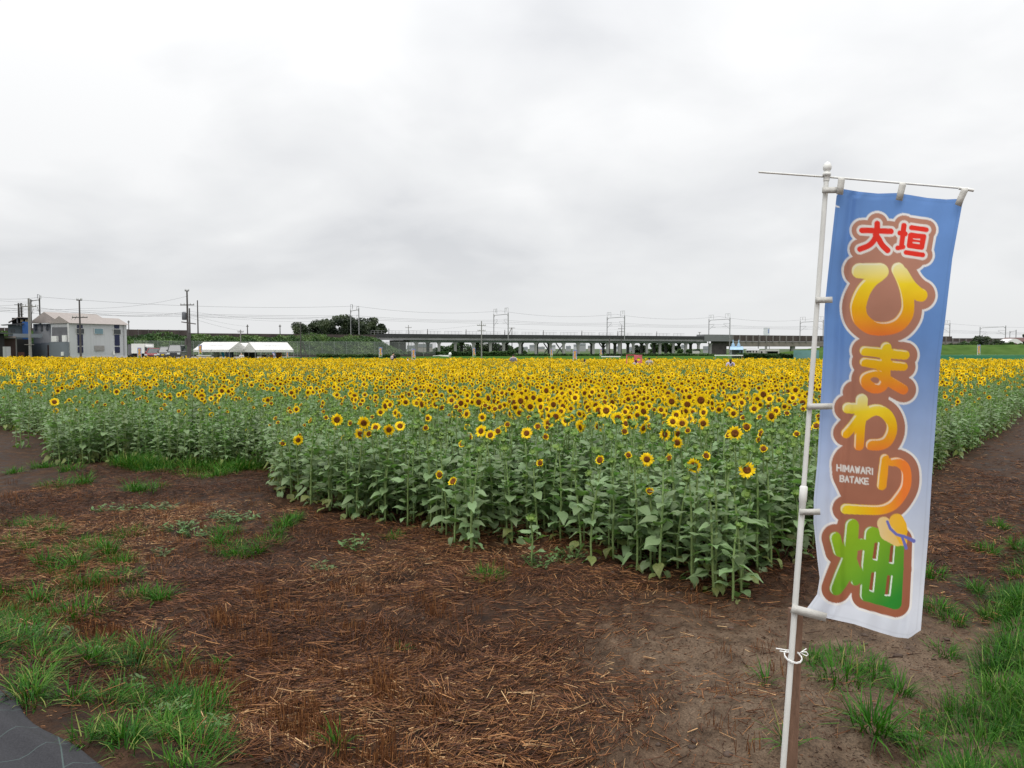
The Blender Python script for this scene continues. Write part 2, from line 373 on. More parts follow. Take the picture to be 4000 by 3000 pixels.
# fine chaff and crumbs worked into the bare mud
n = 60000; x = rng.uniform(-5, 6, n); y = 3.3 * (2.9 ** rng.random(n)); px, py = to_px(x, y, 0 * x)
keep = in_region(px, py) & (berm_side(x, y) < 0.1) & (mat_side(x, y) < -0.4) & (rng.random(n) < 0.15 + 0.7 * sst(0.4, 0.7, vnoise(x, y, 0.4, 48))); x, y = x[keep], y[keep]; n = len(x)
V, Q = sticks(x, y, gz(x, y) + 0.002, rng.uniform(0, 6.28, n), np.abs(rng.normal(0, 0.25, n)), rng.uniform(0.006, 0.024, n), rng.uniform(0.001, 0.0028, n))
val = np.clip(rng.beta(1.2, 3.0, n), 0, 1)
tag(link('chaff', np_mesh('chaff', V, Q, STRAW, attr=('rnd', np.repeat(np.stack([val, rng.uniform(0.5, 1.0, n), val], 1), 6, 0)))), kind='stuff')
# and along the track beside the field
n = 9000; px, py = rng.uniform(3560, 4300, n), rng.uniform(1560, 2250, n); pt_ = np.array([tuple(at(a, b_))[:2] for a, b_ in zip(px, py)]); x, y = pt_[:, 0], pt_[:, 1]
keep = (track_side(x, y) > -0.1) & (berm_side(x, y) < 0.3) & (rng.random(n) < 0.25 + 0.9 * vnoise(x, y, 0.6, 45)); x, y = x[keep], y[keep]; n = len(x)
V, Q = sticks(x, y, gz(x, y) + 0.006, rng.normal(0.7, 0.9, n), np.abs(rng.normal(0, 0.1, n)), rng.uniform(0.05, 0.14, n), rng.uniform(0.003, 0.006, n))
val = np.clip(rng.beta(1.6, 2.4, n), 0, 1)
tag(link('track_straw', np_mesh('track_straw', V, Q, STRAW, attr=('rnd', np.repeat(np.stack([val, rng.uniform(0.7, 1.1, n), val], 1), 6, 0)))), kind='stuff')
# standing stubble: clumps of cut stalks in rough rows
cl = []
for _ in range(4200):
    px, py = rng.uniform(-100, 3100), rng.uniform(1880, 3000)
    p = at(px, py)
    row = abs(((p.x * 0.55 + p.y * 0.83) / 0.62) % 1 - 0.5) < 0.26
    if px > 2050 and rng.random() < 0.93: continue
    if not row or vnoise(p.x, p.y, 1.0, 51) < 0.40 or rng.random() > (0.55 if py > 2250 else 0.4) * (p.y / 5.5) ** 0: continue
    if mat_side(p.x, p.y) > -0.7: continue
    cl.append((p.x, p.y))
cl = np.array(cl); k = 13; n = len(cl) * k
x = np.repeat(cl[:, 0], k) + rng.normal(0, 0.045, n); y = np.repeat(cl[:, 1], k) + rng.normal(0, 0.03, n)
V, Q = sticks(x, y, gz(x, y) - 0.01, rng.uniform(0, 6.28, n), R(90) - np.abs(rng.normal(0, 0.22, n)), rng.uniform(0.045, 0.115, n), rng.uniform(0.0016, 0.003, n))
val = np.clip(rng.beta(2, 2, n) * 0.7 + 0.22, 0, 1)
tag(link('cut_stubble', np_mesh('cut_stubble', V, Q, STRAW, attr=('rnd', np.repeat(np.stack([val, rng.uniform(0.7, 1.1, n), val], 1), 6, 0)))), kind='stuff')

# ------------------------------------------------------------------ grass
GRASS = attr_mat('grass_blade', 0.42, [(0.0, (0.010, 0.046, 0.005)), (0.40, (0.026, 0.105, 0.009)), (0.72, (0.066, 0.185, 0.017)), (0.92, (0.18, 0.27, 0.060)), (1.0, (0.33, 0.22, 0.09))], (1.1, 1.35, 0.35), 0.20, spec=0.10)
def blades(x, y, z, yaw, lean, L, wd, curl):
    """tapering blades bent over along their length: 4 levels, 2 verts each"""
    n = len(x); V = np.zeros((n, 7, 3)); h = np.stack([np.cos(yaw), np.sin(yaw)], 1); s = np.stack([-h[:, 1], h[:, 0]], 1)
    p = np.stack([x, y, z], 1); ang = lean.copy()
    for j in range(4):
        ww = wd * (1, 0.9, 0.6, 0)[j] * 0.5
        if j < 3:
            V[:, 2 * j] = p; V[:, 2 * j + 1] = p
            V[:, 2 * j, :2] += s * ww[:, None]; V[:, 2 * j + 1, :2] -= s * ww[:, None]
        else: V[:, 6] = p
        p = p + np.concatenate([h * (np.sin(ang) * L / 3)[:, None], (np.cos(ang) * L / 3)[:, None]], 1); ang = ang + curl
    q = np.array([(0, 1, 3, 2), (2, 3, 5, 4)]); t = np.array([(4, 5, 6)])
    base = (np.arange(n) * 7)[:, None, None]
    F = np.concatenate([(np.array([(0, 1, 3), (0, 3, 2), (2, 3, 5), (2, 5, 4), (4, 5, 6)])[None] + base).reshape(-1, 3)])
    return V.reshape(-1, 3), F
def grass_clumps(name, cx_, cy_, per, spread, Lmin, Lmax, wd, dry, lean=0.55):
    """uneven grass: blades fan out from many crowns of different vigour"""
    k = len(cx_); vig = rng.uniform(0.55, 1.15, k) * (0.65 + 0.7 * vnoise(cx_, cy_, 0.8, 63)); num = np.maximum(6, (per * vig * rng.uniform(0.5, 1.3, k)).astype(int))
    i = np.repeat(np.arange(k), num); n = len(i); a = rng.uniform(0, 6.28, n); d = spread * vig[i] * np.sqrt(rng.random(n))
    x, y = cx_[i] + np.cos(a) * d, cy_[i] + np.sin(a) * d; tilt = rng.normal(0, 0.7, k)[i]
    V, Fq = blades(x, y, gz(x, y) - 0.012, a + rng.normal(0, 0.55, n), np.abs(rng.normal(lean, 0.32, n)), rng.uniform(Lmin, Lmax, n) * vig[i], rng.uniform(0.6, 1.35, n) * wd, rng.uniform(0.05, 0.7, n))
    val = np.clip(0.10 + 0.5 * rng.beta(2, 2, n) + (rng.normal(0, 0.16, k))[i] + 0.12, 0, 0.9); val[rng.random(n) < dry] = rng.uniform(0.92, 1.0)
    return tag(link(name, np_mesh(name, V, Fq, GRASS, attr=('rnd', np.repeat(np.stack([val, rng.uniform(0.7, 1.1, n), val], 1), 7, 0)), tri=True)), kind='stuff')
# bank beside the black sheet: tufts merge into one uneven strip
n = 2700; x = rng.uniform(-6.5, -0.2, n); y = rng.uniform(3.0, 7.0, n); m = mat_side(x, y); px, py = to_px(x, y, gz(x, y))
edge = sst(-1.20, -0.70, m + 0.5 * (vnoise(x, y, 0.5, 71) - 0.5)) * (1 - sst(-0.14, -0.04, m + 0.12 * (vnoise(x, y, 0.2, 75) - 0.5)))
keep = (rng.random(n) < edge * (0.10 + 1.0 * sst(0.42, 0.58, vnoise(x, y, 0.42, 72)))) & (px > -350) & (px < 860) & (px < 900 - 0.0 * py) & (py < 3300)
grass_clumps('bank_grass', x[keep], y[keep], 52, 0.075, 0.07, 0.20, 0.0056, 0.12, 0.72)
# strip on the right
n = 5200; x = rng.uniform(1.6, 9.5, n); y = rng.uniform(3.2, 11.5, n); b = berm_side(x, y); px, py = to_px(x, y, 0 * x)
edge = sst(-0.06, 0.16, b + 0.35 * (vnoise(x, y, 0.45, 73) - 0.5)) * (1 - 0.5 * sst(0.60, 0.78, vnoise(x, y, 0.8, 78)) * sst(2600, 2900, py))
keep = (rng.random(n) < edge * (0.85 + 0.4 * vnoise(x, y, 0.3, 74))) & (px < 5200) & (py < 3300)
grass_clumps('verge_grass', x[keep], y[keep], 72, 0.11, 0.09, 0.27, 0.0056, 0.06)
# tall grass growing against the left block of sunflowers
n = 250; px = rng.uniform(470, 1010, n); py = 1812 + rng.uniform(0, 62, n) * (0.25 + 0.75 * np.sin(np.clip((px - 470) / 540, 0, 1) * 3.1))
pts = np.array([tuple(at(a, b_))[:2] for a, b_ in zip(px, py)])
keep = rng.random(n) < 0.15 + sst(0.38, 0.6, vnoise(pts[:, 0], pts[:, 1], 0.7, 77))
grass_clumps('tall_grass', pts[keep, 0], pts[keep, 1], 38, 0.17, 0.10, 0.36, 0.008, 0.08, 0.6)

# single tufts scattered over the headland: each one its own object
def tuft_mesh(seed, k, spread, lo, hi, wd, dry):
    r = np.random.default_rng(seed); a = r.uniform(0, 6.28, k); d = spread * np.sqrt(r.random(k))
    V, Fq = blades(np.cos(a) * d, np.sin(a) * d, np.full(k, -0.012), a + r.normal(0, 0.7, k), np.abs(r.normal(0.65, 0.35, k)), r.uniform(lo, hi, k), r.uniform(0.6, 1.3, k) * wd, r.uniform(0.05, 0.6, k))
    val = np.clip(0.2 + 0.55 * r.beta(2, 2, k), 0, 0.9); val[r.random(k) < dry] = 0.96
    return np_mesh('grass_tuft', V, Fq, GRASS, attr=('rnd', np.repeat(np.stack([val, r.uniform(0.8, 1.15, k), val], 1), 7, 0)), tri=True)
TUFTS = [tuft_mesh(100 + i, k, sp, lo, hi, wd, dr) for i, (k, sp, lo, hi, wd, dr) in enumerate([(150, .10, .08, .20, .0062, .04), (200, .15, .07, .19, .0062, .05), (110, .07, .10, .24, .0066, .03), (240, .20, .06, .17, .0062, .06), (30, .03, .10, .22, .007, .05)])]
NTH = ['', 'second ', 'third ', 'fourth ', 'fifth ', 'sixth ', 'seventh ', 'eighth ', 'ninth ', 'tenth ', 'eleventh ', 'twelfth ', 'thirteenth ', 'fourteenth ', 'fifteenth ', 'sixteenth ', 'seventeenth ', 'eighteenth ', 'nineteenth ', 'twentieth ']
def nth(i):
    if i < 20: return NTH[i]
    t = ('', '', 'twenty', 'thirty', 'forty', 'fifty', 'sixty', 'seventy')[(i + 1) // 10]
    return (t[:-1] + 'ieth ') if (i + 1) % 10 == 0 else t + '-' + (NTH[i % 10] if i % 10 else 'first ')
def leftmost(i): return 'leftmost ' if i == 0 else nth(i) + 'from left '
def tuft(px, py, kind, s, label, group):
    p = at(px, py); z = float(gz(p.x, p.y)); o = link('grass_tuft', TUFTS[kind]); o.location = (p.x, p.y, z)
    o.rotation_euler = (0, 0, rng.uniform(0, 6.28)); o.scale = (s, s, s * rng.uniform(0.85, 1.1)); tag(o, label, 'grass tuft', group)
G1 = 'grass tufts on the straw left of the field'
for px, py, k, s, lb in [(1905, 2268, 1, 1.0, 'bright green grass tuft alone on the dark straw below the small sunflower'),
        (760, 2800, 1, 1.25, 'wide pale green tuft spilling from the grass bank onto the straw'),
        (1320, 2930, 4, 1.0, 'thin three bladed grass sprout at the bottom edge of the straw'),
        (630, 2345, 2, 1.05, 'upright bright tuft at the end of the stubble row'), (540, 2330, 1, .9, 'pale tuft left of the upright one by the stubble row'),
        (3410, 2860, 2, 1.45, 'tall spiky grass clump on smooth mud right of the flag stake'),
        (3290, 2640, 1, 1.25, 'large low tuft in the mud right beside the flag pole'),
        (3160, 2560, 0, .9, 'small tuft growing just behind the brown flag stake'),
        (3330, 2560, 3, .95, 'broad tuft under the lower hem of the banner'), (3420, 2610, 0, .9, 'loose tuft right of the broad one under the banner'),
        (3520, 2680, 2, .95, 'yellowish tuft between the spiky clump and the verge'), (3080, 2940, 4, 1.3, 'few thin blades at the foot of the flag stake'),
        (3640, 2250, 0, 1.2, 'tuft on the track beside the banner edge'), (2990, 2640, 4, 1.0, 'little weed sprout left of the flag pole'),
        (1540, 2110, 0, .9, 'blue green tuft on dark mud near the sunflower stems'), (1560, 2520, 4, .7, 'tiny sprout in the middle of the straw'),
        (80, 2590, 3, 1.2, 'big tuft at the far left above the grass bank'), (340, 2660, 2, 1.1, 'upright tuft at the top of the grass bank'),
        (860, 2600, 4, .9, 'small thin sprout on the straw right of the bank'), (3720, 2420, 0, .9, 'tuft reaching from the verge towards the banner')]:
    tuft(px, py, k, s, lb, 'grass tufts singled out on the headland')
for i_, (px, py) in enumerate(sorted([(60, 1850), (170, 1830), (280, 1850), (330, 1890), (240, 1900), (520, 1920), (580, 1915)])):
    tuft(px, py, int(rng.integers(0, 4)), rng.uniform(1.2, 1.7), leftmost(i_) + 'grass tuft on mud before the left block of sunflowers', 'tufts before the left block')
for i_, (px, py) in enumerate(sorted([(70, 2040), (150, 2055), (40, 2130), (110, 2150), (210, 2095), (250, 2160), (330, 2120), (380, 2150), (420, 2170), (470, 2200), (300, 2210), (230, 2240), (330, 2270), (280, 2290), (450, 2260), (20, 2310), (180, 2210), (500, 2090), (150, 2340), (20, 2420), (300, 2410)])):
    tuft(px, py, int(rng.integers(0, 4)), rng.uniform(0.9, 1.4), leftmost(i_) + 'green grass tuft among brown stubble at the left', G1)
for i_, (px, py) in enumerate(sorted([(850, 2120), (900, 2140), (930, 2160), (1060, 2120), (1080, 2090), (1110, 2060), (1150, 2040), (880, 2085), (1010, 2150)])):
    tuft(px, py, int(rng.integers(0, 4)), rng.uniform(0.8, 1.25), leftmost(i_) + 'grass tuft below the corner of the middle sunflower block', 'tufts before the middle block')
for i_, (px, py) in enumerate(sorted([(3660, 2380), (3690, 2520), (3600, 2790), (3560, 2900), (3810, 2290), (3850, 2150), (3900, 2050), (3960, 2120)])):
    tuft(px, py, int(rng.integers(0, 4)), rng.uniform(0.8, 1.2), leftmost(i_) + 'grass tuft on mud along the right verge', 'tufts along the verge')
# pale broad-leaved weeds
WEED = leafmat('weed_leaf', (0.10, 0.175, 0.055), (1.0, 1.3, 0.6), 0.5, 0.2)
def weed_mesh(seed):
    r = random.Random(seed); b = MB()
    for i in range(34):
        a, d, z = r.uniform(0, 6.28), 0.16 * math.sqrt(r.random()), r.uniform(0.01, 0.09)
        c = Vector((math.cos(a) * d, math.sin(a) * d, z)); l = r.uniform(0.02, 0.045); q = r.uniform(0, 6.28)
        e, s = Vector((math.cos(q), math.sin(q), r.uniform(-.3, .5))) * l, Vector((-math.sin(q), math.cos(q), r.uniform(-.2, .2))) * l * 0.38
        b.add([c - e, c + s, c + e, c - s], [(0, 1, 2, 3)]); b.tube([(c.x * .4, c.y * .4, -0.01), c], 0.002, 3, caps=False)
    return b.mesh('weed', WEED)
WEEDS = [weed_mesh(i) for i in range(3)]
for i_, (px, py) in enumerate(sorted([(560, 2000), (600, 1990), (640, 1995), (470, 2010), (420, 2015), (880, 2020), (850, 2030), (900, 2045), (690, 2085), (730, 2070), (760, 2100), (630, 2160), (950, 2030), (1390, 2145), (1260, 2230), (2190, 2180), (2230, 2160), (2100, 2215)])):
    p = at(px, py); o = link('weed', WEEDS[int(rng.integers(0, 3))]); o.location = (p.x, p.y, float(gz(p.x, p.y))); o.rotation_euler.z = rng.uniform(0, 6.28)
    sc = rng.uniform(0.8, 1.3); o.scale = (sc,) * 3
    if px > 1200: tag(o, leftmost(i_ - 13) + 'pale low weed on mud beside the front sunflower stems', 'weed', 'weeds by the sunflowers')
    else: tag(o, leftmost(i_) + 'pale broad leaved weed in dark mud before the middle sunflowers', 'weed', 'weeds in the dark mud')

# ------------------------------------------------------------------ the black woven sheet at the lower left
def sheet():
    nx_, ny_ = 60, 46; dx, dy = MAT_B[0] - MAT_A[0], MAT_B[1] - MAT_A[1]; L = math.hypot(dx, dy); ux, uy = dx / L, dy / L; vx, vy = uy, -ux   # v: onto the sheet
    vs, fs = [], []
    for j in range(ny_):
        for i in range(nx_):
            s_, t_ = -2.6 + 5.6 * i / (nx_ - 1), 2.6 * (j / (ny_ - 1)) ** 1.5
            x_, y_ = MAT_A[0] + ux * (s_ + 0.4) - vx * -t_, MAT_A[1] + uy * (s_ + 0.4) + vy * t_
            x_ += 0; ww = 0.035 * math.sin(s_ * 3.1) + 0.02 * math.sin(s_ * 7.3 + 1)
            x_ += vx * ww * max(0, 1 - t_ * 2); y_ += vy * ww * max(0, 1 - t_ * 2)
            fold = 0.030 * math.exp(-((t_ - 0.10) / 0.045) ** 2) - 0.012 * math.exp(-((t_ - 0.2) / 0.05) ** 2)
            z_ = float(gz(x_, y_)) + 0.012 + fold * (0.8 + 0.3 * math.sin(s_ * 4)) + 0.012 * (float(vnoise(x_, y_, 0.5, 91)) - 0.5) - (0.012 if j == 0 else 0)
            vs.append((x_, y_, z_))
    for j in range(ny_ - 1):
        for i in range(nx_ - 1): a = j * nx_ + i; fs.append((a, a + 1, a + nx_ + 1, a + nx_))
    b = MB(); b.add(vs, fs)
    m = bpy.data.materials.new('woven_sheet'); m.use_nodes = True; t = m.node_tree; bs = t.nodes['Principled BSDF']
    co = N(t, 'ShaderNodeTexCoord'); mp = N(t, 'ShaderNodeMapping'); mp.inputs['Rotation'].default_value = (0, 0, -math.atan2(uy, ux) + R(20)); t.links.new(co.outputs['Object'], mp.inputs[0])
    nzw = N(t, 'ShaderNodeTexNoise', Scale=2.5, Detail=2.0); t.links.new(co.outputs['Object'], nzw.inputs['Vector'])
    sp = N(t, 'ShaderNodeSeparateXYZ'); t.links.new(mp.outputs[0], sp.inputs[0]); lines = None
    for k, (per, wd, o_) in enumerate(((0.26, 0.010, 0.02), (0.30, 0.010, 0.05))):
        q = math_(t, 'FRACT', math_(t, 'DIVIDE', math_(t, 'ADD', math_(t, 'ADD', sp.outputs[k], o_ + 50), math_(t, 'MULTIPLY', nzw.outputs[0], 0.018)), per))
        l_ = math_(t, 'LESS_THAN', math_(t, 'ABSOLUTE', math_(t, 'SUBTRACT', q, 0.5)), wd)
        lines = l_ if lines is None else math_(t, 'MAXIMUM', lines, l_)
    wv = N(t, 'ShaderNodeTexNoise', Scale=160.0, Detail=2.0); t.links.new(co.outputs['Object'], wv.inputs['Vector'])
    blk = ramp_(t, wv.outputs[0], [(0.3, (0.012, 0.012, 0.015)), (0.7, (0.030, 0.030, 0.035))])
    t.links.new(mixc(t, math_(t, 'MULTIPLY', lines, 0.30), blk, (0.12, 0.20, 0.18)), bs.inputs['Base Color']); bs.inputs['Roughness'].default_value = 0.6; bs.inputs['Specular IOR Level'].default_value = 0.25
    o = b.build('weed_control_sheet', m, smooth=True); md = o.modifiers.new('thickness', 'SOLIDIFY'); md.thickness = 0.004; md.offset = -1
    tag(o, 'black woven weed sheet with faint green grid lines at lower left corner', 'ground sheet')
sheet()

for i_, (px, py) in enumerate(sorted([(120, 2500), (330, 2580), (520, 2690), (700, 2790), (250, 2480), (610, 2850), (820, 2900)])):
    p = at(px, py, 0.1); z = float(gz(p.x, p.y)); o = link('weed', WEEDS[i_ % 3]); o.location = (p.x, p.y, z + .02); o.rotation_euler.z = i_ * 1.3; o.scale = (.6, .6, .7)
    tag(o, leftmost(i_) + 'pale weed among the grass of the bank by the black sheet', 'weed', 'weeds in the grass bank')
# ------------------------------------------------------------------ sunflowers
LEAF = leafmat('sunflower_leaf', (0.148, 0.236, 0.106), (1.1, 1.5, 0.45), 0.50, 0.26, spec=0.42, tw=0.26, under=(0.175, 0.25, 0.115), scale=14)
OLDLEAF = leafmat('sunflower_old_leaf', (0.17, 0.20, 0.06), (1.1, 1.2, 0.4), 0.55, 0.25, tw=0.25)
STEM = mat('sunflower_stem', (0.19, 0.27, 0.09), 0.6, 0.2, 20, rnd=0.15)
PETAL = leafmat('sunflower_petal', (0.95, 0.685, 0.010), (1.0, 0.95, 0.3), 0.55, 0.06, spec=0.2, tw=0.36, scale=20)
BRACT = leafmat('sunflower_bract', (0.13, 0.22, 0.045), (1.0, 1.2, 0.4), 0.55, 0.2, tw=0.15)
def disc_material():
    m = bpy.data.materials.new('sunflower_disc'); m.use_nodes = True; t = m.node_tree; b = t.nodes['Principled BSDF']
    co = N(t, 'ShaderNodeTexCoord'); v = N(t, 'ShaderNodeTexVoronoi', Scale=300.0); t.links.new(co.outputs['Object'], v.inputs['Vector'])
    nz = N(t, 'ShaderNodeTexNoise', Scale=60.0, Detail=3.0); t.links.new(co.outputs['Object'], nz.inputs['Vector'])
    c = ramp_(t, nz.outputs[0], [(0.3, (0.075, 0.020, 0.004)), (0.5, (0.130, 0.040, 0.006)), (0.72, (0.22, 0.085, 0.012))])
    t.links.new(c, b.inputs['Base Color']); b.inputs['Roughness'].default_value = 0.85; b.inputs['Specular IOR Level'].default_value = 0.2
    bp = N(t, 'ShaderNodeBump', Strength=0.6, Distance=0.004); t.links.new(v.outputs[0], bp.inputs['Height']); t.links.new(bp.outputs[0], b.inputs['Normal'])
    return m
DISC = disc_material()
BUDC = mat('sunflower_bud_centre', (0.10, 0.16, 0.02), 0.7, 0.3, 60)
FMATS = [STEM, LEAF, OLDLEAF, PETAL, BRACT, DISC, BUDC]
iST, iLF, iOL, iPE, iBR, iDI, iBU = range(7)

def leaf_geo(seed, lite=False):
    """heart-shaped blade on a petiole; unit blade length, the petiole starts at the origin and runs along +X"""
    r = random.Random(seed); b = MB(); pl = r.uniform(0.42, 0.6); rise = r.uniform(0.12, 0.3)
    pet = [(0, 0, 0), (pl * 0.5, 0, rise * 0.75), (pl, 0, rise)]
    b.tube(pet, [0.028, 0.022, 0.018], 3, 0, caps=False)
    prof = [(-0.13, 0.15), (0.02, 0.37), (0.24, 0.43), (0.50, 0.35), (0.76, 0.17), (1.0, 0.0)]
    cross = (-1, 0, 1) if lite else (-1, -0.5, 0, 0.5, 1)
    droop, fold, tw, wav = r.uniform(0.2, 0.9), r.uniform(0.05, 0.32), r.uniform(-0.25, 0.25), r.uniform(0.02, 0.06)
    tilt = r.uniform(-0.45, 0.25); vs = []; fs = []; k = len(cross)
    for i, (t, wdt) in enumerate(prof):
        for c in cross:
            y = c * wdt; x = t + (0.0 if i else 0.10 * (1 - abs(c)))
            z = fold * abs(c) * wdt * 1.2 - droop * t * t * 0.55 + tilt * t + tw * y * t + wav * math.sin(7 * t + 3 * c + seed) * abs(c) * 2
            vs.append((pl + x, y, rise + z))
        if i:
            for j in range(k - 1): a = (i - 1) * k + j; fs.append((a, a + 1, a + k + 1, a + k))
    b.add(vs, fs, 1); return b
def head_geo(seed, kind, lite=False):
    """flower head facing +Z at the origin. Returns builders: disc, petals, bracts"""
    r = random.Random(seed); D, Pt, Br = MB(), MB(), MB(); Rd = {'open': 0.036, 'half': 0.030, 'bud': 0.026}[kind] * r.uniform(0.9, 1.12) * (0.74 if lite else 1)
    seg = 8 if lite else 16
    prof = [(Rd, 0.0), (Rd * 0.93, 0.007), (Rd * 0.6, 0.011), (Rd * 0.25, 0.008)]
    D.lathe(prof, n=seg)
    Br.lathe([(0.008, -0.030), (Rd * 0.8, -0.022), (Rd * 1.06, -0.004)], n=seg)
    def petal(a, base, length, wd, lift, out, curl):
        ca, sa = math.cos(a), math.sin(a); vs = []
        for t, ww in ((0, 0.55), (0.4, 1.0), (0.75, 0.72), (1.0, 0.0)):
            rr = base + length * t * math.cos(lift); z = length * t * math.sin(lift) - curl * length * t * t
            cup = 0.12 * wd * ww
            if ww: vs += [(rr * ca - sa * wd * ww, rr * sa + ca * wd * ww, z + cup), (rr * ca + sa * wd * ww, rr * sa - ca * wd * ww, z + cup)]
            else: vs += [(rr * ca, rr * sa, z)]
        out.add(vs, [(0, 1, 3, 2), (2, 3, 5, 4), (4, 5, 6)])
    if kind == 'open':
        n1, n2 = (11, 7) if lite else (17, 15); wd = 0.0108 if not lite else 0.019
        for k in range(n1): petal(6.283 * (k + r.uniform(-.25, .25)) / n1, Rd * 0.9, r.uniform(0.038, 0.052), wd * r.uniform(.8, 1.15), r.uniform(-.05, .35), Pt, r.uniform(-0.1, 0.5))
        for k in range(n2): petal(6.283 * (k + .5 + r.uniform(-.3, .3)) / n2, Rd * 0.88, r.uniform(0.032, 0.047), wd * r.uniform(.75, 1.1), r.uniform(.1, .6), Pt, r.uniform(-0.2, 0.4))
    elif kind == 'half':
        for k in range(15): petal(6.283 * (k + r.uniform(-.3, .3)) / 15, Rd * 0.9, r.uniform(0.022, 0.038), 0.0085, r.uniform(.7, 1.35), Pt, r.uniform(.0, .8))
    nb = 8 if lite else (20 if kind == 'bud' else 14)
    for k in range(nb):
        petal(6.283 * (k + r.uniform(-.3, .3)) / nb, Rd * 0.95, r.uniform(0.018, 0.034) * (1.15 if kind == 'bud' else 0.9), 0.008, (r.uniform(0.2, 1.3) if kind == 'bud' else r.uniform(-0.9, -0.2)), Br, 0)
    return D, Pt, Br

LEAVES = [leaf_geo(i) for i in range(9)]
LEAF_ME = [b.mesh('leaf', [STEM, LEAF], True) for b in LEAVES]; OLD_ME = [b.mesh('leaf', [STEM, OLDLEAF], True) for b in LEAVES[:4]]
LITE = [leaf_geo(20 + i, True) for i in range(4)]
HEADS = {k: [head_geo(10 * j + 3, k) for j in range(5 if k == 'open' else 3)] for k in ('open', 'half', 'bud')}
HEAD_ME = {k: [(d.mesh('flower_disc', DISC if k == 'open' else (DISC if k == 'half' else BUDC), True), p.mesh('petals', PETAL, True) if p.v else None, s.mesh('bracts', BRACT, True)) for d, p, s in v] for k, v in HEADS.items()}

def plan(r, kind, height, bushy=1.0):
    """layout of one plant facing -Y: stem points, leaf placements (index, matrix, old), head matrix"""
    lx, ly = r.uniform(-.085, .085) * height, r.uniform(-.085, .085) * height
    sp = lambda t: Vector((lx * t * t + 0.012 * math.sin(4 * t + lx * 50), ly * t * t, height * t))
    n = int(height / 0.043); a = r.uniform(0, 6.28); L = []
    for i in range(n):
        t = 0.035 + 0.92 * (i + r.uniform(-.25, .25)) / n; a += 2.4 + r.uniform(-.35, .35)
        sz = (0.066 + 0.070 * max(0.0, math.sin(3.1416 * min(1, max(0, (t + 0.12) / 1.05)))) ** 0.8) * r.uniform(.72, 1.25) * bushy
        if t > 0.72: sz *= 1.0 - 0.55 * (t - 0.72) / 0.28
        el = (0.25 + 0.55 * (t - 0.3)) + r.uniform(-.25, .25) - (0.55 if t < 0.16 else 0)
        M = Matrix.Translation(sp(t)) @ Matrix.Rotation(a, 4, 'Z') @ Matrix.Rotation(-el, 4, 'Y') @ Matrix.Rotation(r.uniform(-.3, .3), 4, 'X') @ Matrix.Scale(sz, 4)
        L.append((r.randrange(9), M, t < 0.15 and r.random() < 0.5))
    top = sp(1.0); nod = {'open': r.uniform(1.10, 1.85), 'half': r.uniform(0.9, 1.4), 'bud': r.uniform(0.1, 1.0)}[kind]
    yaw = r.uniform(-.15, .15)
    neck = top + Vector((0, -0.035 * math.sin(nod), 0.02))
    hm = Matrix.Translation(neck + Vector((0, -0.025 * math.sin(nod), 0.025 * math.cos(nod)))) @ Matrix.Rotation(yaw, 4, 'Z') @ Matrix.Rotation(nod, 4, 'X') @ Matrix.Rotation(r.uniform(0, 6.28), 4, 'Z')
    stem = [Vector((0, 0, -0.03))] + [sp(t) for t in (0.2, 0.4, 0.6, 0.8, 0.95)] + [top, neck]
    return stem, L, hm
def stem_geo(stem, height):
    k = 0.0095 + 0.003 * height
    return MB().tube(stem, [k, k, k * .95, k * .88, k * .78, k * .68, k * .62, k * .7], 5, 0)
def joined(seed, kind, height, lite):
    """one plant as a single mesh, for the many that stand further back"""
    r = random.Random(seed); stem, L, hm = plan(r, kind, height)
    b = MB()
    b.tube(stem if not lite else [stem[0], stem[4], stem[7]], 0.010, 4 if not lite else 3, iST, caps=False)
    if lite: L = [l for i, l in enumerate(L) if l[1].translation.z > height * 0.45]
    for li, M, old in L:
        g = LITE[li % 4] if lite else LEAVES[li]
        b.v_off = len(b.v); o = len(b.v); b.v += [tuple(M @ Vector(p)) for p in g.v]; b.f += [tuple(i + o for i in q) for q in g.f]
        b.m += [(iST if m == 0 else (iOL if old else iLF)) for m in g.m]
    D, Pt, Br = head_geo(seed * 3 + 1, kind, lite); s = r.uniform(0.80, 1.18)
    for g, mi in ((D, iDI if kind != 'bud' else iBU), (Pt, iPE), (Br, iBR)):
        o = len(b.v); b.v += [tuple(hm @ (Vector(p) * s)) for p in g.v]; b.f += [tuple(i + o for i in q) for q in g.f]; b.m += [mi] * len(g.f)
    return b.mesh('sunflower_plant', FMATS, True)
SRC = bpy.data.collections.new('field_plants')                   # sources for the massed field; not linked into the scene itself
VAR = [('open', 1.22, False)] * 5 + [('half', 1.17, False)] * 2 + [('bud', 1.10, False)] * 3 + [('open', 1.08, True)] * 5 + [('bud', 1.0, True)]
for i, (k, h, l) in enumerate(VAR):
    SRC.objects.link(bpy.data.objects.new('field_plant_%02d' % i, joined(500 + i, k, h, l)))

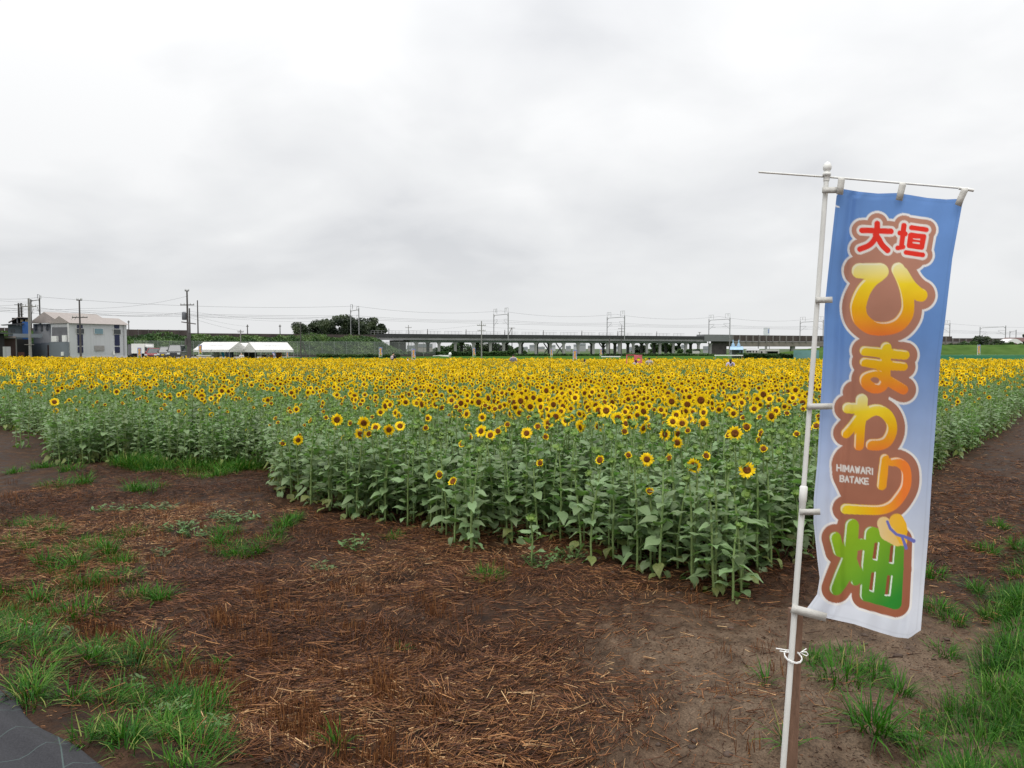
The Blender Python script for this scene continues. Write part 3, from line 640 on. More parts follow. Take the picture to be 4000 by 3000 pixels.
# where the plants stand: the field's outline on the ground, traced along its front edge
EDGE = [(-700, 1650), (0, 1678), (150, 1700), (205, 1822), (450, 1812), (1040, 1832), (1075, 1930), (1240, 2002), (1400, 2036), (1640, 2066), (1850, 2160), (1890, 2105), (2260, 2110), (2290, 2195), (2450, 2200), (2620, 2262), (2830, 2336), (2930, 2335), (3640, 1862), (4000, 1640), (4330, 1440)]
POLY = [tuple(at(a, b_))[:2] for a, b_ in EDGE] + [(110.0, 68.0), (60.0, 68.0), (0.0, 74.0), (-60.0, 88.0), (-110.0, 90.0)]
def inside(x, y):
    c = np.zeros(x.shape, bool); n = len(POLY)
    for i in range(n):
        (x0, y0), (x1, y1) = POLY[i], POLY[(i + 1) % n]
        if y0 == y1: continue
        k = ((y0 > y) != (y1 > y)) & (x < (x1 - x0) * (y - y0) / (y1 - y0) + x0); c ^= k
    return c
def edge_dist(x, y):
    d = np.full(x.shape, 1e9)
    for i in range(len(EDGE) - 1):
        a, b_ = np.array(POLY[i]), np.array(POLY[i + 1]); ab = b_ - a
        t = np.clip(((x - a[0]) * ab[0] + (y - a[1]) * ab[1]) / (ab @ ab), 0, 1)
        d = np.minimum(d, np.hypot(x - a[0] - t * ab[0], y - a[1] - t * ab[1]))
    return d
def scatter(y0, y1, step):
    xs = np.arange(-1.05 * y1 - 4, 1.05 * y1 + 4, step); ys = np.arange(y0, y1, step)
    X, Y = np.meshgrid(xs, ys); X = (X + rng.uniform(-.45, .45, X.shape) * step).ravel(); Y = (Y + rng.uniform(-.45, .45, Y.shape) * step).ravel()
    k = inside(X, Y) & (np.abs(X) < Y * 0.78 + 4); return X[k], Y[k]
bands = [scatter(4, 16, 0.232), scatter(16, 30, 0.30), scatter(30, 92, 0.36)]
fx = np.concatenate([b[0] for b in bands]); fy = np.concatenate([b[1] for b in bands])
ed = edge_dist(fx, fy)
right = (track_side(fx, fy) > -1.3)                              # the shaded right-hand edge is nearly all leaf
leftb = sst(-1.5, -4.5, fx) * (1 - sst(16, 24, fy))
p_open = 0.06 + 0.32 * sst(0.7, 2.2, ed - 0.9 * leftb) + 0.16 * sst(2.0, 6.5, ed - 0.6 * leftb) + 0.46 * sst(7, 26, ed)
p_open += 0.33 * sst(0.6, 1.9, ed) * (1 - sst(8, 16, ed)) * sst(-0.5, 1.2, fx)
p_open = np.where(right, p_open * 0.42 + 0.02, p_open)
p_open *= 0.60 + 0.55 * sst(0.32, 0.55, vnoise(fx, fy, 2.6, 81))
u = rng.random(len(fx)); kind = np.where(u < p_open, 0, np.where(u < p_open + 0.08 + 0.10 * (1 - p_open), 1, 2))
hs = rng.normal(1.0, 0.065, len(fx)) * np.where((ed < 0.35) & (rng.random(len(fx)) < 0.28), rng.uniform(0.62, 0.9, len(fx)), 1) * (0.90 + 0.10 * sst(0, 1.6, ed)) * (0.95 + 0.09 * vnoise(fx, fy, 3.0, 82))
hs = np.where(kind == 2, hs * 0.97, hs * 1.0) * (1 - 0.06 * sst(10, 25, fy) * (fy < 26))
toward = np.arctan2(fx, fy) * 0.65 + 0.20                         # most heads look about the camera's way, a little to the right
sp_ = np.where(fx < -4, 0.70, 0.50)
yaw = -toward + rng.normal(0, 1, len(fx)) * sp_ + np.where(rng.random(len(fx)) < 0.07, rng.choice([-2.4, 2.4], len(fx)), 0)
yaw = np.where(fx < -4, yaw + 0.45, yaw)
px_, py_ = to_px(fx, fy, 0.6 + 0 * fx)
vis = (px_ > -60) & (px_ < 4060)
dist = np.hypot(fx, fy)
order = np.argsort(np.where(vis, dist + 0.6 * ed, 1e6)); first = set(order[:300].tolist())

# the 300 that show largest, each its own object with stem, leaves and head
def grow(x, y, kd, h, yw, seed, label, group, bushy=1.0):
    kn = ('open', 'half', 'bud')[kd]; r = random.Random(seed); stem, L, hm = plan(r, kn, h, bushy)
    root = thing('sunflower', label, 'sunflower', (x, y, float(gz(x, y))), group); root.rotation_euler.z = yw
    st = link('stem', stem_geo(stem, h).mesh('stem', STEM, True), root)
    for li, M, old in L:
        o = link('leaf', OLD_ME[li % 4] if old else LEAF_ME[li], root); o.matrix_local = M
    v = HEAD_ME[kn]; d, p, s = v[r.randrange(len(v))]
    sc = r.uniform(0.86, 1.22)
    hd = link('flower_head' if kd < 2 else 'flower_bud', d, root); hd.matrix_local = hm @ Matrix.Scale(sc, 4)
    if p: link('petals', p, hd)
    link('bracts', s, hd)
    return root
BLK = ['track edge at right', 'left block behind tall grass', 'middle block over dark mud', 'gap behind the lone sunflower', 'block nearest the flag pole']
def block(x, y):
    px, py = to_px(x, y, 0.0)
    return 0 if track_side(x, y) > -0.9 else (1 if px < 1060 else (2 if px < 1900 else (3 if px < 2300 else 4)))
ROWS = ('front row', 'second row', 'third row', 'fourth row', 'fifth row', 'sixth row', 'rows further in')
def row(e): return min(6, int(e / 0.34))
STATE = ('blooming sunflower', 'half open sunflower', 'green bud sunflower')
slots = {}
for i in sorted((int(i) for i in order[:300]), key=lambda i: to_px(fx[i], fy[i], 1.0)[0]): slots.setdefault((int(kind[i]), row(ed[i]), block(fx[i], fy[i])), []).append(i)
for (kd, rw, bk), ids in slots.items():
    for j, i in enumerate(ids):
        lab = '%s%s, %s, %s' % (leftmost(j) if len(ids) > 1 else 'only ', STATE[kd], ROWS[rw], BLK[bk])
        grow(fx[i], fy[i], kd, 1.22 * hs[i], yaw[i], 9000 + i, lab, 'sunflowers of the ' + BLK[bk])
# plants the photograph sets apart
def single(px, py, kd, h, yw, label, bushy=1.0, seed=1):
    p = at(px, py); return grow(p.x, p.y, kd, h, yw, 70000 + seed, label, 'sunflowers standing apart', bushy)
single(2078, 2205, 2, 0.46, 0.2, 'small lone budless sunflower standing alone in the gap before the blocks', 0.85, 1)
single(2862, 2342, 2, 0.62, 0.4, 'low leafy sunflower without bloom closest to the flag pole on the mud', 0.95, 2)
single(2790, 2318, 2, 0.85, -.3, 'leafy waist high sunflower just left of the lowest corner plant', 1.0, 3)
single(65, 1745, 2, 1.0, .1, 'leftmost of three thin bud sunflowers on the left straw', .8, 4)
single(85, 1752, 2, 1.05, .5, 'middle one of three thin bud sunflowers on the left straw', .8, 5)
single(112, 1750, 2, 1.1, -.4, 'rightmost and tallest of three thin bud sunflowers on the left straw', .8, 6)
single(2557, 2190, 0, 1.10, -.12, 'big yellow bloom standing free below the others, middle of the right block', 1.0, 7)
single(2880, 2230, 0, 1.0, -.3, 'lowest yellow bloom, half curled, left of the flag pole', 1.0, 8)
single(1395, 2030, 0, 1.25, .15, 'yellow bloom facing the camera at the front of the middle block', 1.0, 9)
single(1290, 2000, 0, 1.2, .5, 'yellow bloom turned right, left of the facing one in the middle block', 1.0, 10)
single(1505, 2040, 0, 1.2, -.1, 'single yellow bloom right of the pair at the front of the middle block', 1.0, 11)
single(235, 1815, 0, 1.2, .6, 'lone yellow bloom above the left block at its left corner', 1.0, 12)

# everything further back, as one mass
rest = np.array([i for i in range(len(fx)) if i not in first])
rx, ry, rk, rd = fx[rest], fy[rest], kind[rest], dist[rest]
lite = rd > 26
var = np.where(rk == 0, rng.integers(0, 5, len(rest)) + np.where(lite, 10, 0), np.where(rk == 1, 5 + rng.integers(0, 2, len(rest)), np.where(lite, 15, 7 + rng.integers(0, 3, len(rest)))))
me = bpy.data.meshes.new('sunflower_field'); me.vertices.add(len(rest))
me.vertices.foreach_set('co', np.stack([rx, ry, gz(rx, ry)], 1).astype(np.float32).ravel())
for nm, tp, key, arr in (('var', 'INT', 'value', var.astype(np.int32)), ('scl', 'FLOAT', 'value', hs[rest].astype(np.float32)), ('yaw', 'FLOAT_VECTOR', 'vector', np.stack([rng.normal(0, .05, len(rest)), rng.normal(0, .05, len(rest)), yaw[rest]], 1).astype(np.float32))):
    a = me.attributes.new(nm, tp, 'POINT'); a.data.foreach_set(key, arr.ravel())
fo = link('sunflower_field', me); tag(fo, 'yellow sunflowers massed to the far edge of the field', 'sunflowers', kind='stuff')
g = bpy.data.node_groups.new('plant_out', 'GeometryNodeTree')
g.interface.new_socket('Geometry', in_out='INPUT', socket_type='NodeSocketGeometry'); g.interface.new_socket('Geometry', in_out='OUTPUT', socket_type='NodeSocketGeometry')
gi, go = g.nodes.new('NodeGroupInput'), g.nodes.new('NodeGroupOutput')
ci = g.nodes.new('GeometryNodeCollectionInfo'); ci.inputs['Collection'].default_value = SRC; ci.inputs['Separate Children'].default_value = True; ci.inputs['Reset Children'].default_value = True
ip = g.nodes.new('GeometryNodeInstanceOnPoints'); ip.inputs['Pick Instance'].default_value = True
def named(nm, tp):
    n = g.nodes.new('GeometryNodeInputNamedAttribute'); n.data_type = tp; n.inputs['Name'].default_value = nm
    return next(o for o in n.outputs if o.enabled and o.name == 'Attribute')
g.links.new(gi.outputs[0], ip.inputs['Points']); g.links.new(ci.outputs[0], ip.inputs['Instance'])
g.links.new(named('var', 'INT'), ip.inputs['Instance Index']); g.links.new(named('yaw', 'FLOAT_VECTOR'), ip.inputs['Rotation']); g.links.new(named('scl', 'FLOAT'), ip.inputs['Scale'])
g.links.new(ip.outputs[0], go.inputs[0])
md = fo.modifiers.new('plants', 'NODES'); md.node_group = g
# ------------------------------------------------------------------ banners: the print, drawn as strokes on a grid of vertices
def _A(p): return [(3200 + x / 2.7655, 780 + y / 2.7655, r / 2.7655) for x, y, r in p]
def _B(p): return [(3150 + x / 3.0164, 1300 + y / 3.0164, r / 3.0164) for x, y, r in p]
def _C(p): return [(3100 + x / 2.37, 1800 + y / 2.37, r / 2.37) for x, y, r in p]
RED = [_A(s) for s in ([(462, 331, 31), (775, 343, 31)], [(627, 258, 32), (622, 340, 32), (603, 420, 32), (540, 492, 31), (440, 535, 31)], [(610, 380, 32), (640, 420, 32), (680, 490, 32), (738, 547, 32)],
    [(916, 278, 29), (905, 380, 29), (888, 505, 28)], [(872, 360, 28), (930, 370, 28)], [(848, 522, 27), (905, 510, 27)], [(997, 303, 28), (1157, 325, 27)],
    [(990, 385, 30), (1128, 398, 30), (1107, 512, 30), (975, 497, 30), (990, 385, 30)], [(985, 440, 15), (1115, 453, 15)], [(940, 570, 28), (1117, 597, 28)])]
HI = [_A([(432, 768, 82), (600, 770, 84), (668, 772, 82), (640, 815, 72), (560, 880, 70), (480, 980, 80), (430, 1100, 88), (420, 1190, 88), (452, 1290, 86), (560, 1378, 80), (715, 1393, 73), (850, 1350, 78), (935, 1250, 78), (957, 1140, 70), (945, 1000, 72), (905, 860, 74), (852, 752, 73)]), _A([(890, 800, 76), (975, 935, 76), (1065, 1015, 73), (1098, 1030, 72)])]
MA = [_B(s) for s in ([(682, 212, 56), (920, 238, 60), (1160, 260, 56)], [(680, 345, 54), (920, 378, 60), (1142, 396, 52)],
    [(938, 175, 66), (928, 400, 64), (930, 520, 62), (905, 610, 62), (850, 652, 60), (770, 645, 62), (705, 595, 65), (690, 535, 64), (760, 485, 46), (850, 482, 48), (925, 540, 58)], [(950, 555, 60), (1060, 622, 62), (1140, 668, 60)])]
WA = [_B(s) for s in ([(652, 790, 72), (640, 960, 72), (628, 1130, 62), (618, 1328, 60)], [(485, 885, 64), (620, 893, 64)], [(630, 980, 62), (540, 1100, 60), (468, 1182, 60)],
    [(680, 980, 62), (760, 922, 68), (850, 910, 65), (945, 965, 66), (1000, 1060, 62), (1000, 1170, 66), (945, 1275, 70), (860, 1315, 70), (763, 1318, 68)])]
RI = [_C([(842, -22, 43), (826, 120, 46), (815, 226, 46)]), _C([(905, 12, 38), (965, 12, 44), (1025, 55, 46), (1045, 135, 47), (1032, 245, 50), (968, 352, 54), (900, 418, 50), (800, 453, 46), (650, 453, 46), (480, 444, 48)])]
HA = [_C(s) for s in ([(540, 600, 64), (528, 760, 68), (512, 900, 72), (450, 1070, 78), (395, 1180, 64)], [(385, 712, 54), (415, 832, 52), (500, 850, 60)], [(545, 790, 55), (625, 770, 52)], [(545, 940, 50), (575, 1050, 55), (572, 1105, 50)],
    [(715, 670, 62), (975, 735, 50), (965, 1000, 52), (945, 1320, 56), (670, 1240, 60), (680, 950, 55), (715, 670, 62)], [(715, 960, 50), (965, 1000, 55)], [(845, 720, 55), (810, 1250, 58)])]
SLOT = [_C(s) for s in ([(762, 770, 14), (745, 900, 14)], [(910, 795, 14), (896, 938, 14)], [(732, 1045, 14), (713, 1192, 14)], [(880, 1072, 14), (860, 1230, 14)])]
SLOTW = [_C(s) for s in ([(788, 760, 6), (770, 918, 6), (738, 912, 5)], [(934, 785, 6), (921, 948, 6), (888, 944, 5)], [(755, 1035, 6), (737, 1210, 6), (706, 1200, 5)], [(910, 1068, 6), (890, 1245, 7), (845, 1245, 5)])]
BLOB = [_C([(560, 40, 135), (560, 110, 130), (620, 260, 120), (700, 330, 90)]), _A([(560, 640, 70), (1000, 620, 60)]), _B([(560, 700, 40), (820, 740, 60)]), _C([(560, 520, 60), (800, 560, 60)])]
HAT_BRIM = [_C([(835, 580, 62), (880, 660, 84), (960, 725, 66), (1010, 745, 42)])]; HAT_CROWN = [_C([(955, 560, 70), (985, 600, 62), (1000, 650, 55)]), _C([(990, 660, 60), (1010, 735, 40)])]
RIB = [_C([(868, 562, 12), (895, 628, 13), (950, 680, 13), (1020, 702, 13)]), _C([(1020, 698, 13), (1112, 742, 18)]), _C([(1005, 705, 12), (1042, 808, 15)])]
GL = {'H': [[(0, 0), (0, 1)], [(1, 0), (1, 1)], [(0, .5), (1, .5)]], 'I': [[(.5, 0), (.5, 1)]], 'M': [[(0, 1), (0, 0), (.5, .7), (1, 0), (1, 1)]], 'A': [[(0, 1), (.5, 0), (1, 1)], [(.2, .66), (.8, .66)]],
      'W': [[(0, 0), (.25, 1), (.5, .2), (.75, 1), (1, 0)]], 'R': [[(0, 1), (0, 0), (.7, 0), (1, .15), (1, .38), (.7, .52), (0, .52)], [(.55, .52), (1, 1)]], 'B': [[(0, 0), (0, 1), (.75, 1), (1, .85), (1, .65), (.75, .5), (0, .5)], [(.75, .5), (.95, .35), (.95, .12), (.7, 0), (0, 0)]],
      'T': [[(0, 0), (1, 0)], [(.5, 0), (.5, 1)]], 'K': [[(0, 0), (0, 1)], [(1, 0), (0, .55)], [(.35, .4), (1, 1)]], 'E': [[(1, 0), (0, 0), (0, 1), (1, 1)], [(0, .5), (.85, .5)]]}
TXT = []
def _text(word, x0, y0, x1, y1, h):
    n = len(word); tot = sum(0.45 if c == 'I' else 1 for c in word); adv = 0
    for c in word:
        w_ = 0.45 if c == 'I' else 1
        for st in GL[c]:
            TXT.append(_C([(x0 + (x1 - x0) * (adv + (0.08 + 0.72 * p[0] if c != 'I' else 0.2)) / tot, y0 + (y1 - y0) * (adv + .5) / tot + p[1] * h, 6.2) for p in st]))
        adv += w_
_text('HIMAWARI', 398, 34, 742, 70, 56); _text('BATAKE', 428, 136, 700, 166, 52)

def smooth(st, n=5):
    """Catmull-Rom through the traced points"""
    q = [np.array(p) for p in st]; q = [q[0] * 2 - q[1]] + q + [q[-1] * 2 - q[-2]]; o = []
    for a, b_, c, d in zip(q[:-3], q[1:-2], q[2:-1], q[3:]):
        for t in np.linspace(0, 1, n, endpoint=False): o.append(tuple(0.5 * (2 * b_ + (c - a) * t + (2 * a - 5 * b_ + 4 * c - d) * t * t + (3 * b_ - a - 3 * c + d) * t ** 3)))
    return o + [tuple(q[-2])]
HI = [smooth(s_) for s_ in HI]; MA = [smooth(s_) for s_ in MA]; WA = [smooth(s_) for s_ in WA]; RI = [smooth(s_) for s_ in RI]
for k_ in (0, 3): HA[k_] = smooth(HA[k_])
for k_ in (1, 2): RED[k_] = smooth(RED[k_])
HA += [_C([(770, 690, 60), (740, 1240, 62)]), _C([(900, 720, 60), (860, 1290, 60)])]
BLOB += [_A([(690, 1000, 60), (690, 1250, 90)]), _B([(840, 1130, 60)] * 2)]
def sdf(px, py, strokes):
    d = np.full(px.shape, 1e6)
    for s in strokes:
        for (ax, ay, ar), (bx_, by_, br) in zip(s[:-1], s[1:]):
            dx, dy = bx_ - ax, by_ - ay; L = dx * dx + dy * dy + 1e-9
            t = np.clip(((px - ax) * dx + (py - ay) * dy) / L, 0, 1)
            d = np.minimum(d, np.hypot(px - ax - t * dx, py - ay - t * dy) - (ar + (br - ar) * t))
    return d
def print_colours(px, py):
    """the printed cloth at positions given in the drawing's own coordinates"""
    L = lambda *c: np.array(srgb(*c))
    v = np.clip((py - 760) / 1640, 0, 1)[..., None]
    bg = np.where(v < 0.30, L(112, 152, 214) + 0 * v, L(112, 152, 214) + (L(226, 230, 240) - L(112, 152, 214)) * sst(0.30, 1.0, v) ** 0.9)
    c = bg
    def over(c, d, col, aa=1.6): a = np.clip(0.5 - d / aa, 0, 1)[..., None]; return c * (1 - a) + col * a
    letters = HI + MA + WA + RI + HA
    dl = np.minimum(sdf(px, py, letters) - 31, np.minimum(sdf(px, py, RED) - 29, sdf(px, py, BLOB) - 31))
    c = over(c, dl - 9, L(244, 241, 238)); c = over(c, dl, L(196, 144, 124) + (L(164, 100, 74) - L(196, 144, 124)) * v)
    dr = sdf(px, py, RED); c = over(c, dr - 10, L(240, 234, 228)); c = over(c, dr, L(240, 62, 50))
    stops = [(0.0, L(248, 240, 178)), (0.28, L(253, 222, 50)), (0.62, L(250, 186, 30)), (1.0, L(250, 130, 60))]
    def grad(t):
        o = np.zeros(t.shape + (3,)); 
        for k in range(3): o[..., k] = np.interp(t, [s[0] for s in stops], [s[1][k] for s in stops])
        return o
    for st, y0, y1, kx in ((HI, 1030, 1310, 0), (MA, 1290, 1530, 0), (WA, 1550, 1760, 0.12), (RI, 1720, 2010, 0.75)):
        d = sdf(px, py, st); t = np.clip((py - y0) / (y1 - y0), 0, 1)
        if kx: t = np.clip((1 - kx) * t + kx * np.clip((px - 3290) / 240, 0, 1) + (0.2 if kx > .5 else 0) * (1 - t), 0, 1)
        if st is MA: t = np.clip(t * 0.85 + 0.12, 0, 1)
        g_ = grad(t); hl = np.clip(0.5 - (d + 2.0) / 2, 0, 1) * np.clip(0.5 + (sdf(px - 7, py - 7, st) - 0.5) / 2, 0, 1)
        c = over(c, d, g_); c = c * (1 - hl[..., None] * 0.75) + L(252, 246, 225) * hl[..., None] * 0.75
    d = sdf(px, py, HA); t = np.clip(((px - 3230) * 0.8 + (py - 2030)) / 520, 0, 1)[..., None]
    c = over(c, d, L(166, 200, 40) * (1 - t) + L(52, 140, 52) * t)
    hl = np.clip(0.5 - (d + 2.0) / 2, 0, 1) * np.clip(0.5 + (sdf(px - 8, py - 3, HA) - 0.5) / 2, 0, 1); c = c * (1 - hl[..., None] * 0.85) + L(240, 246, 235) * hl[..., None] * 0.85
    c = over(c, sdf(px, py, SLOT), L(150, 84, 60)); c = over(c, sdf(px, py, SLOTW), L(238, 244, 234))
    hx = np.clip((px - 3420) / 130, 0, 1)[..., None]
    c = over(c, sdf(px, py, HAT_BRIM), L(240, 212, 160) * (1 - hx) + L(250, 200, 80) * hx); c = over(c, sdf(px, py, HAT_CROWN), L(246, 196, 90) * (1 - hx) + L(250, 190, 40) * hx)
    c = over(c, sdf(px, py, RIB), L(118, 122, 196)); c = over(c, sdf(px, py, TXT), L(240, 236, 230), 2.0)
    c = over(c, sdf(px, py, [[(3262, 803, 3), (3277, 809, 3)]]), L(250, 250, 250))
    return c
CLOTH = leafmat('banner_cloth', (0.93, 0.93, 0.93), (1, 1, 1), 0.8, 0, attr='print', spec=0.15, tw=0.42, scale=2)
WEB = mat('webbing', (0.52, 0.51, 0.475), 0.7, 0.12, 30, 0.2, 300)
POLE = mat('white_pole', (0.68, 0.68, 0.65), 0.4, 0.12, 14, 0.08, 60, spec=0.4, stretch=(1, 1, 0.25))
def poly(pts, t):
    ts = [p[0] for p in pts]; return np.interp(t, ts, [p[1] for p in pts]), np.interp(t, ts, [p[2] for p in pts])
LE = [(0, 3292, 738), (.018, 3268, 764), (.09, 3254, 889), (.21, 3233, 1082), (.29, 3221, 1203), (.39, 3216, 1371), (.65, 3193, 1800), (.74, 3179, 1945), (.80, 3178, 2041), (.885, 3193, 2186), (.93, 3202, 2258), (.965, 3192, 2321), (.985, 3170, 2352), (1, 3150, 2378)]
RE = [(0, 3772, 757), (.03, 3758, 802), (.15, 3720, 1010), (.29, 3692, 1251), (.37, 3674, 1391), (.64, 3641, 1850), (.78, 3627, 2089), (.9, 3611, 2282), (.985, 3599, 2436), (1, 3597, 2462)]
TE = [(0, 3292, 738), (.15, 3358, 749), (.30, 3430, 756), (.45, 3503, 754), (.55, 3551, 761), (.70, 3623, 773), (.85, 3696, 779), (.94, 3740, 777), (1, 3772, 757)]
BE = [(0, 3150, 2378), (.10, 3184, 2402), (.2, 3241, 2417), (.4, 3337, 2438), (.6, 3434, 2470), (.75, 3500, 2489), (.92, 3548, 2494), (.95, 3562, 2486), (.97, 3575, 2476), (1, 3597, 2462)]
U, Vv = np.meshgrid(np.linspace(0, 1, 190), np.linspace(0, 1, 560))
lx, ly = poly(LE, Vv); rx_, ry_ = poly(RE, Vv); tx, ty = poly(TE, U); bx_, by_ = poly(BE, U)
c00, c10, c01, c11 = LE[0][1:], RE[0][1:], LE[-1][1:], RE[-1][1:]
PX = (1 - U) * lx + U * rx_ + (1 - Vv) * tx + Vv * bx_ - ((1 - U) * (1 - Vv) * c00[0] + U * (1 - Vv) * c10[0] + (1 - U) * Vv * c01[0] + U * Vv * c11[0])
PY = (1 - U) * ly + U * ry_ + (1 - Vv) * ty + Vv * by_ - ((1 - U) * (1 - Vv) * c00[1] + U * (1 - Vv) * c10[1] + (1 - U) * Vv * c01[1] + U * Vv * c11[1])
DD = 3.115 - 0.13 * U + 0.020 * np.sin(5.2 * U + 1.2 * Vv + 0.3) * (0.4 + 0.6 * Vv) + 0.022 * np.exp(-((U - 0.13 - 0.04 * Vv) / 0.035) ** 2) * (1 - 0.4 * Vv) + 0.010 * np.exp(-((U - 0.30 + 0.10 * Vv) / 0.03) ** 2) * sst(0.2, 0.6, Vv) + 0.003 * np.sin(31 * U + 9 * Vv) * np.sin(6 * Vv + 2) + 0.006 * np.sin(14 * U - 2 * Vv) * Vv - 0.03 * sst(0.85, 1.0, Vv) * U
def unproject(px, py, d):
    u, v = (px - 2000) / F_PX, (1500 - py) / F_PX; yy = CP + v * SP; zz = -SP + v * CP
    return np.stack([u * d / yy, d, EYE + zz * d / yy], -1)
W3 = unproject(PX, PY, DD); COLS = print_colours(PX, PY)
hem = np.minimum(np.minimum(U, 1 - U) * 0.55, np.minimum(Vv, 1 - Vv) * 1.75); COLS = COLS * (1 - 0.10 * np.exp(-((hem - 0.014) / 0.0022) ** 2) - 0.05 * (vnoise(U * 60, Vv * 180, 7, 5)) * sst(0.3, 1, Vv))[..., None]
nr, ncl = U.shape; I = np.arange(nr * ncl).reshape(nr, ncl)
QB = np.stack([I[:-1, :-1].ravel(), I[1:, :-1].ravel(), I[1:, 1:].ravel(), I[:-1, 1:].ravel()], 1)
pole_top, pole_joint = P(3229, 690, 3.135), P(3137, 1938, 3.135)
pdir = (pole_joint - pole_top).normalized(); pole_foot = pole_top + pdir * ((pole_top.z + 0.02) / -pdir.z)
fl = thing('flag_banner', 'tall blue and white banner with big yellow lettering on a white pole in front', 'banner', (pole_foot.x, pole_foot.y, 0))
org = np.array(fl.location)
link('cloth', np_mesh('cloth', (W3 - org).reshape(-1, 3), QB, CLOTH, smooth=True, attr=('print', COLS.reshape(-1, 3))), fl)
MB().tube([pole_top, pole_joint + pdir * -0.02], 0.0105, 14).build('pole', POLE, fl, True)
MB().tube([pole_joint, pole_foot], 0.0128, 14).build('lower_pole', POLE, fl, True)
MB().tube([pole_joint - pdir * 0.045, pole_joint - pdir * 0.04, pole_joint + pdir * 0.02, pole_joint + pdir * 0.024, pole_joint + pdir * 0.05, pole_joint + pdir * 0.052], [0.012, 0.0165, 0.0165, 0.0145, 0.0145, 0.013], 14).build('collar', POLE, fl, True)
fin = MB(); ft = pole_top - pdir * 0.012
fin.tube([ft + pdir * .03, ft + pdir * .01, ft + pdir * .008, ft - pdir * .004, ft - pdir * .006, ft - pdir * 0.012, ft - pdir * 0.018, ft - pdir * 0.030, ft - pdir * 0.044, ft - pdir * 0.05], [.0125, .0125, .0165, .0165, .011, .0125, .0165, .0178, .0115, .003], 16).build('finial', POLE, fl, True)
MB().tube([P(2963, 672, 3.16), P(3229, 691, 3.145)], 0.0042, 8).tube([P(3229, 691, 3.145), P(3600, 722, 3.06), P(3790, 738, 2.985)], 0.0042, 8).build('crossbar', POLE, fl, True)
MB().tube([P(3745, 735, 2.99), P(3803, 744, 2.98)], 0.0062, 8).build('end_cap', POLE, fl, True)
def strap(pts, hw, d):   # a loop of webbing: front ply round the bar, back down behind
    b = MB(); n = len(pts); vs = []
    for i, (x_, y_, dd) in enumerate(pts):
        a = pts[min(i + 1, n - 1)]; c_ = pts[max(i - 1, 0)]; tx_, ty_ = a[0] - c_[0], a[1] - c_[1]; l_ = math.hypot(tx_, ty_) or 1
        ox_, oy_ = -ty_ / l_ * hw, tx_ / l_ * hw
        vs += [P(x_ + ox_, y_ + oy_, dd), P(x_ - ox_, y_ - oy_, dd)]
    b.add(vs, [(2 * i, 2 * i + 1, 2 * i + 3, 2 * i + 2) for i in range(n - 1)])
    o = b.build('strap', WEB, fl, True); md_ = o.modifiers.new('ply', 'SOLIDIFY'); md_.thickness = 0.0016; md_.offset = 0; return o
for xa, ya, xb, yb, d0 in [(3287, 697, 3280, 760, 3.10), (3526, 717, 3512, 783, 3.045), (3768, 738, 3742, 803, 2.965)]:
    strap([(xa, ya - 3, d0 - 0.008), (xa, ya + 6, d0 - 0.010), ((xa + xb) / 2, (ya + yb) / 2, d0 - 0.012), (xb, yb, d0 - 0.012)], 13, d0)
for xa, xb, y, d0 in [(3212, 3285, 743, 3.105), (3186, 3252, 1172, 3.10), (3153, 3252, 1588, 3.095), (3124, 3204, 2000, 3.09)]:
    strap([(xa, y, 3.13), (xa + 3, y, 3.116), (xa + 16, y, 3.112), ((xa + xb) / 2, y, 3.10), (xb, y - 1, d0 - 0.012)], 12, d0)
strap([(3092, 2376, 3.13), (3095, 2377, 3.117), (3112, 2382, 3.112), (3170, 2397, 3.098), (3228, 2412, 3.085)], 17, 3.09)
# wooden stake behind the pole and the wire that ties them
stake_top, stake_bot = P(3108, 2378, 3.19), P(3080, 3120, 3.20)
sd = (stake_bot - stake_top).normalized(); stake_foot = stake_top + sd * ((stake_top.z + 0.03) / -sd.z)
sk = MB().bar(stake_top, stake_foot, 0.052, 0.04).build('wooden_stake', mat('stake_wood', (0.20, 0.115, 0.075), 0.8, 0.30, 6, 0.4, 60, stretch=(6, 6, 0.6)))
tag(sk, 'brown wooden stake driven into mud behind the white flag pole', 'stake')
tie_c = P(3098, 2566, 3.15); WIRE = mat('white_wire', (0.80, 0.80, 0.78), 0.4, 0.03)
b = MB(); ring = [tie_c + Vector((0.036 * math.cos(a), 0.040 * math.sin(a), -0.012 * math.sin(a) * -1 + (0.004 if k > 12 else 0))) for k, a in enumerate(np.linspace(0, 12.56, 25))]
b.tube(ring, 0.0027, 6)
b.tube([P(3082, 2556, 3.11), P(3078, 2540, 3.10), P(3032, 2533, 3.09)], 0.0027, 6).tube([P(3080, 2548, 3.10), P(3068, 2547, 3.09), P(3046, 2543, 3.09)], 0.0027, 6)
b.tube([P(3124, 2552, 3.11), P(3138, 2542, 3.10), P(3150, 2534, 3.10)], 0.0026, 6).tube([P(3126, 2550, 3.11), P(3150, 2562, 3.10), P(3157, 2557, 3.10), P(3150, 2547, 3.10), P(3130, 2546, 3.10)], 0.0026, 6)
tag(b.build('wire_tie', WIRE, None, True), 'white wire twisted round the flag pole and its stake', 'wire tie')

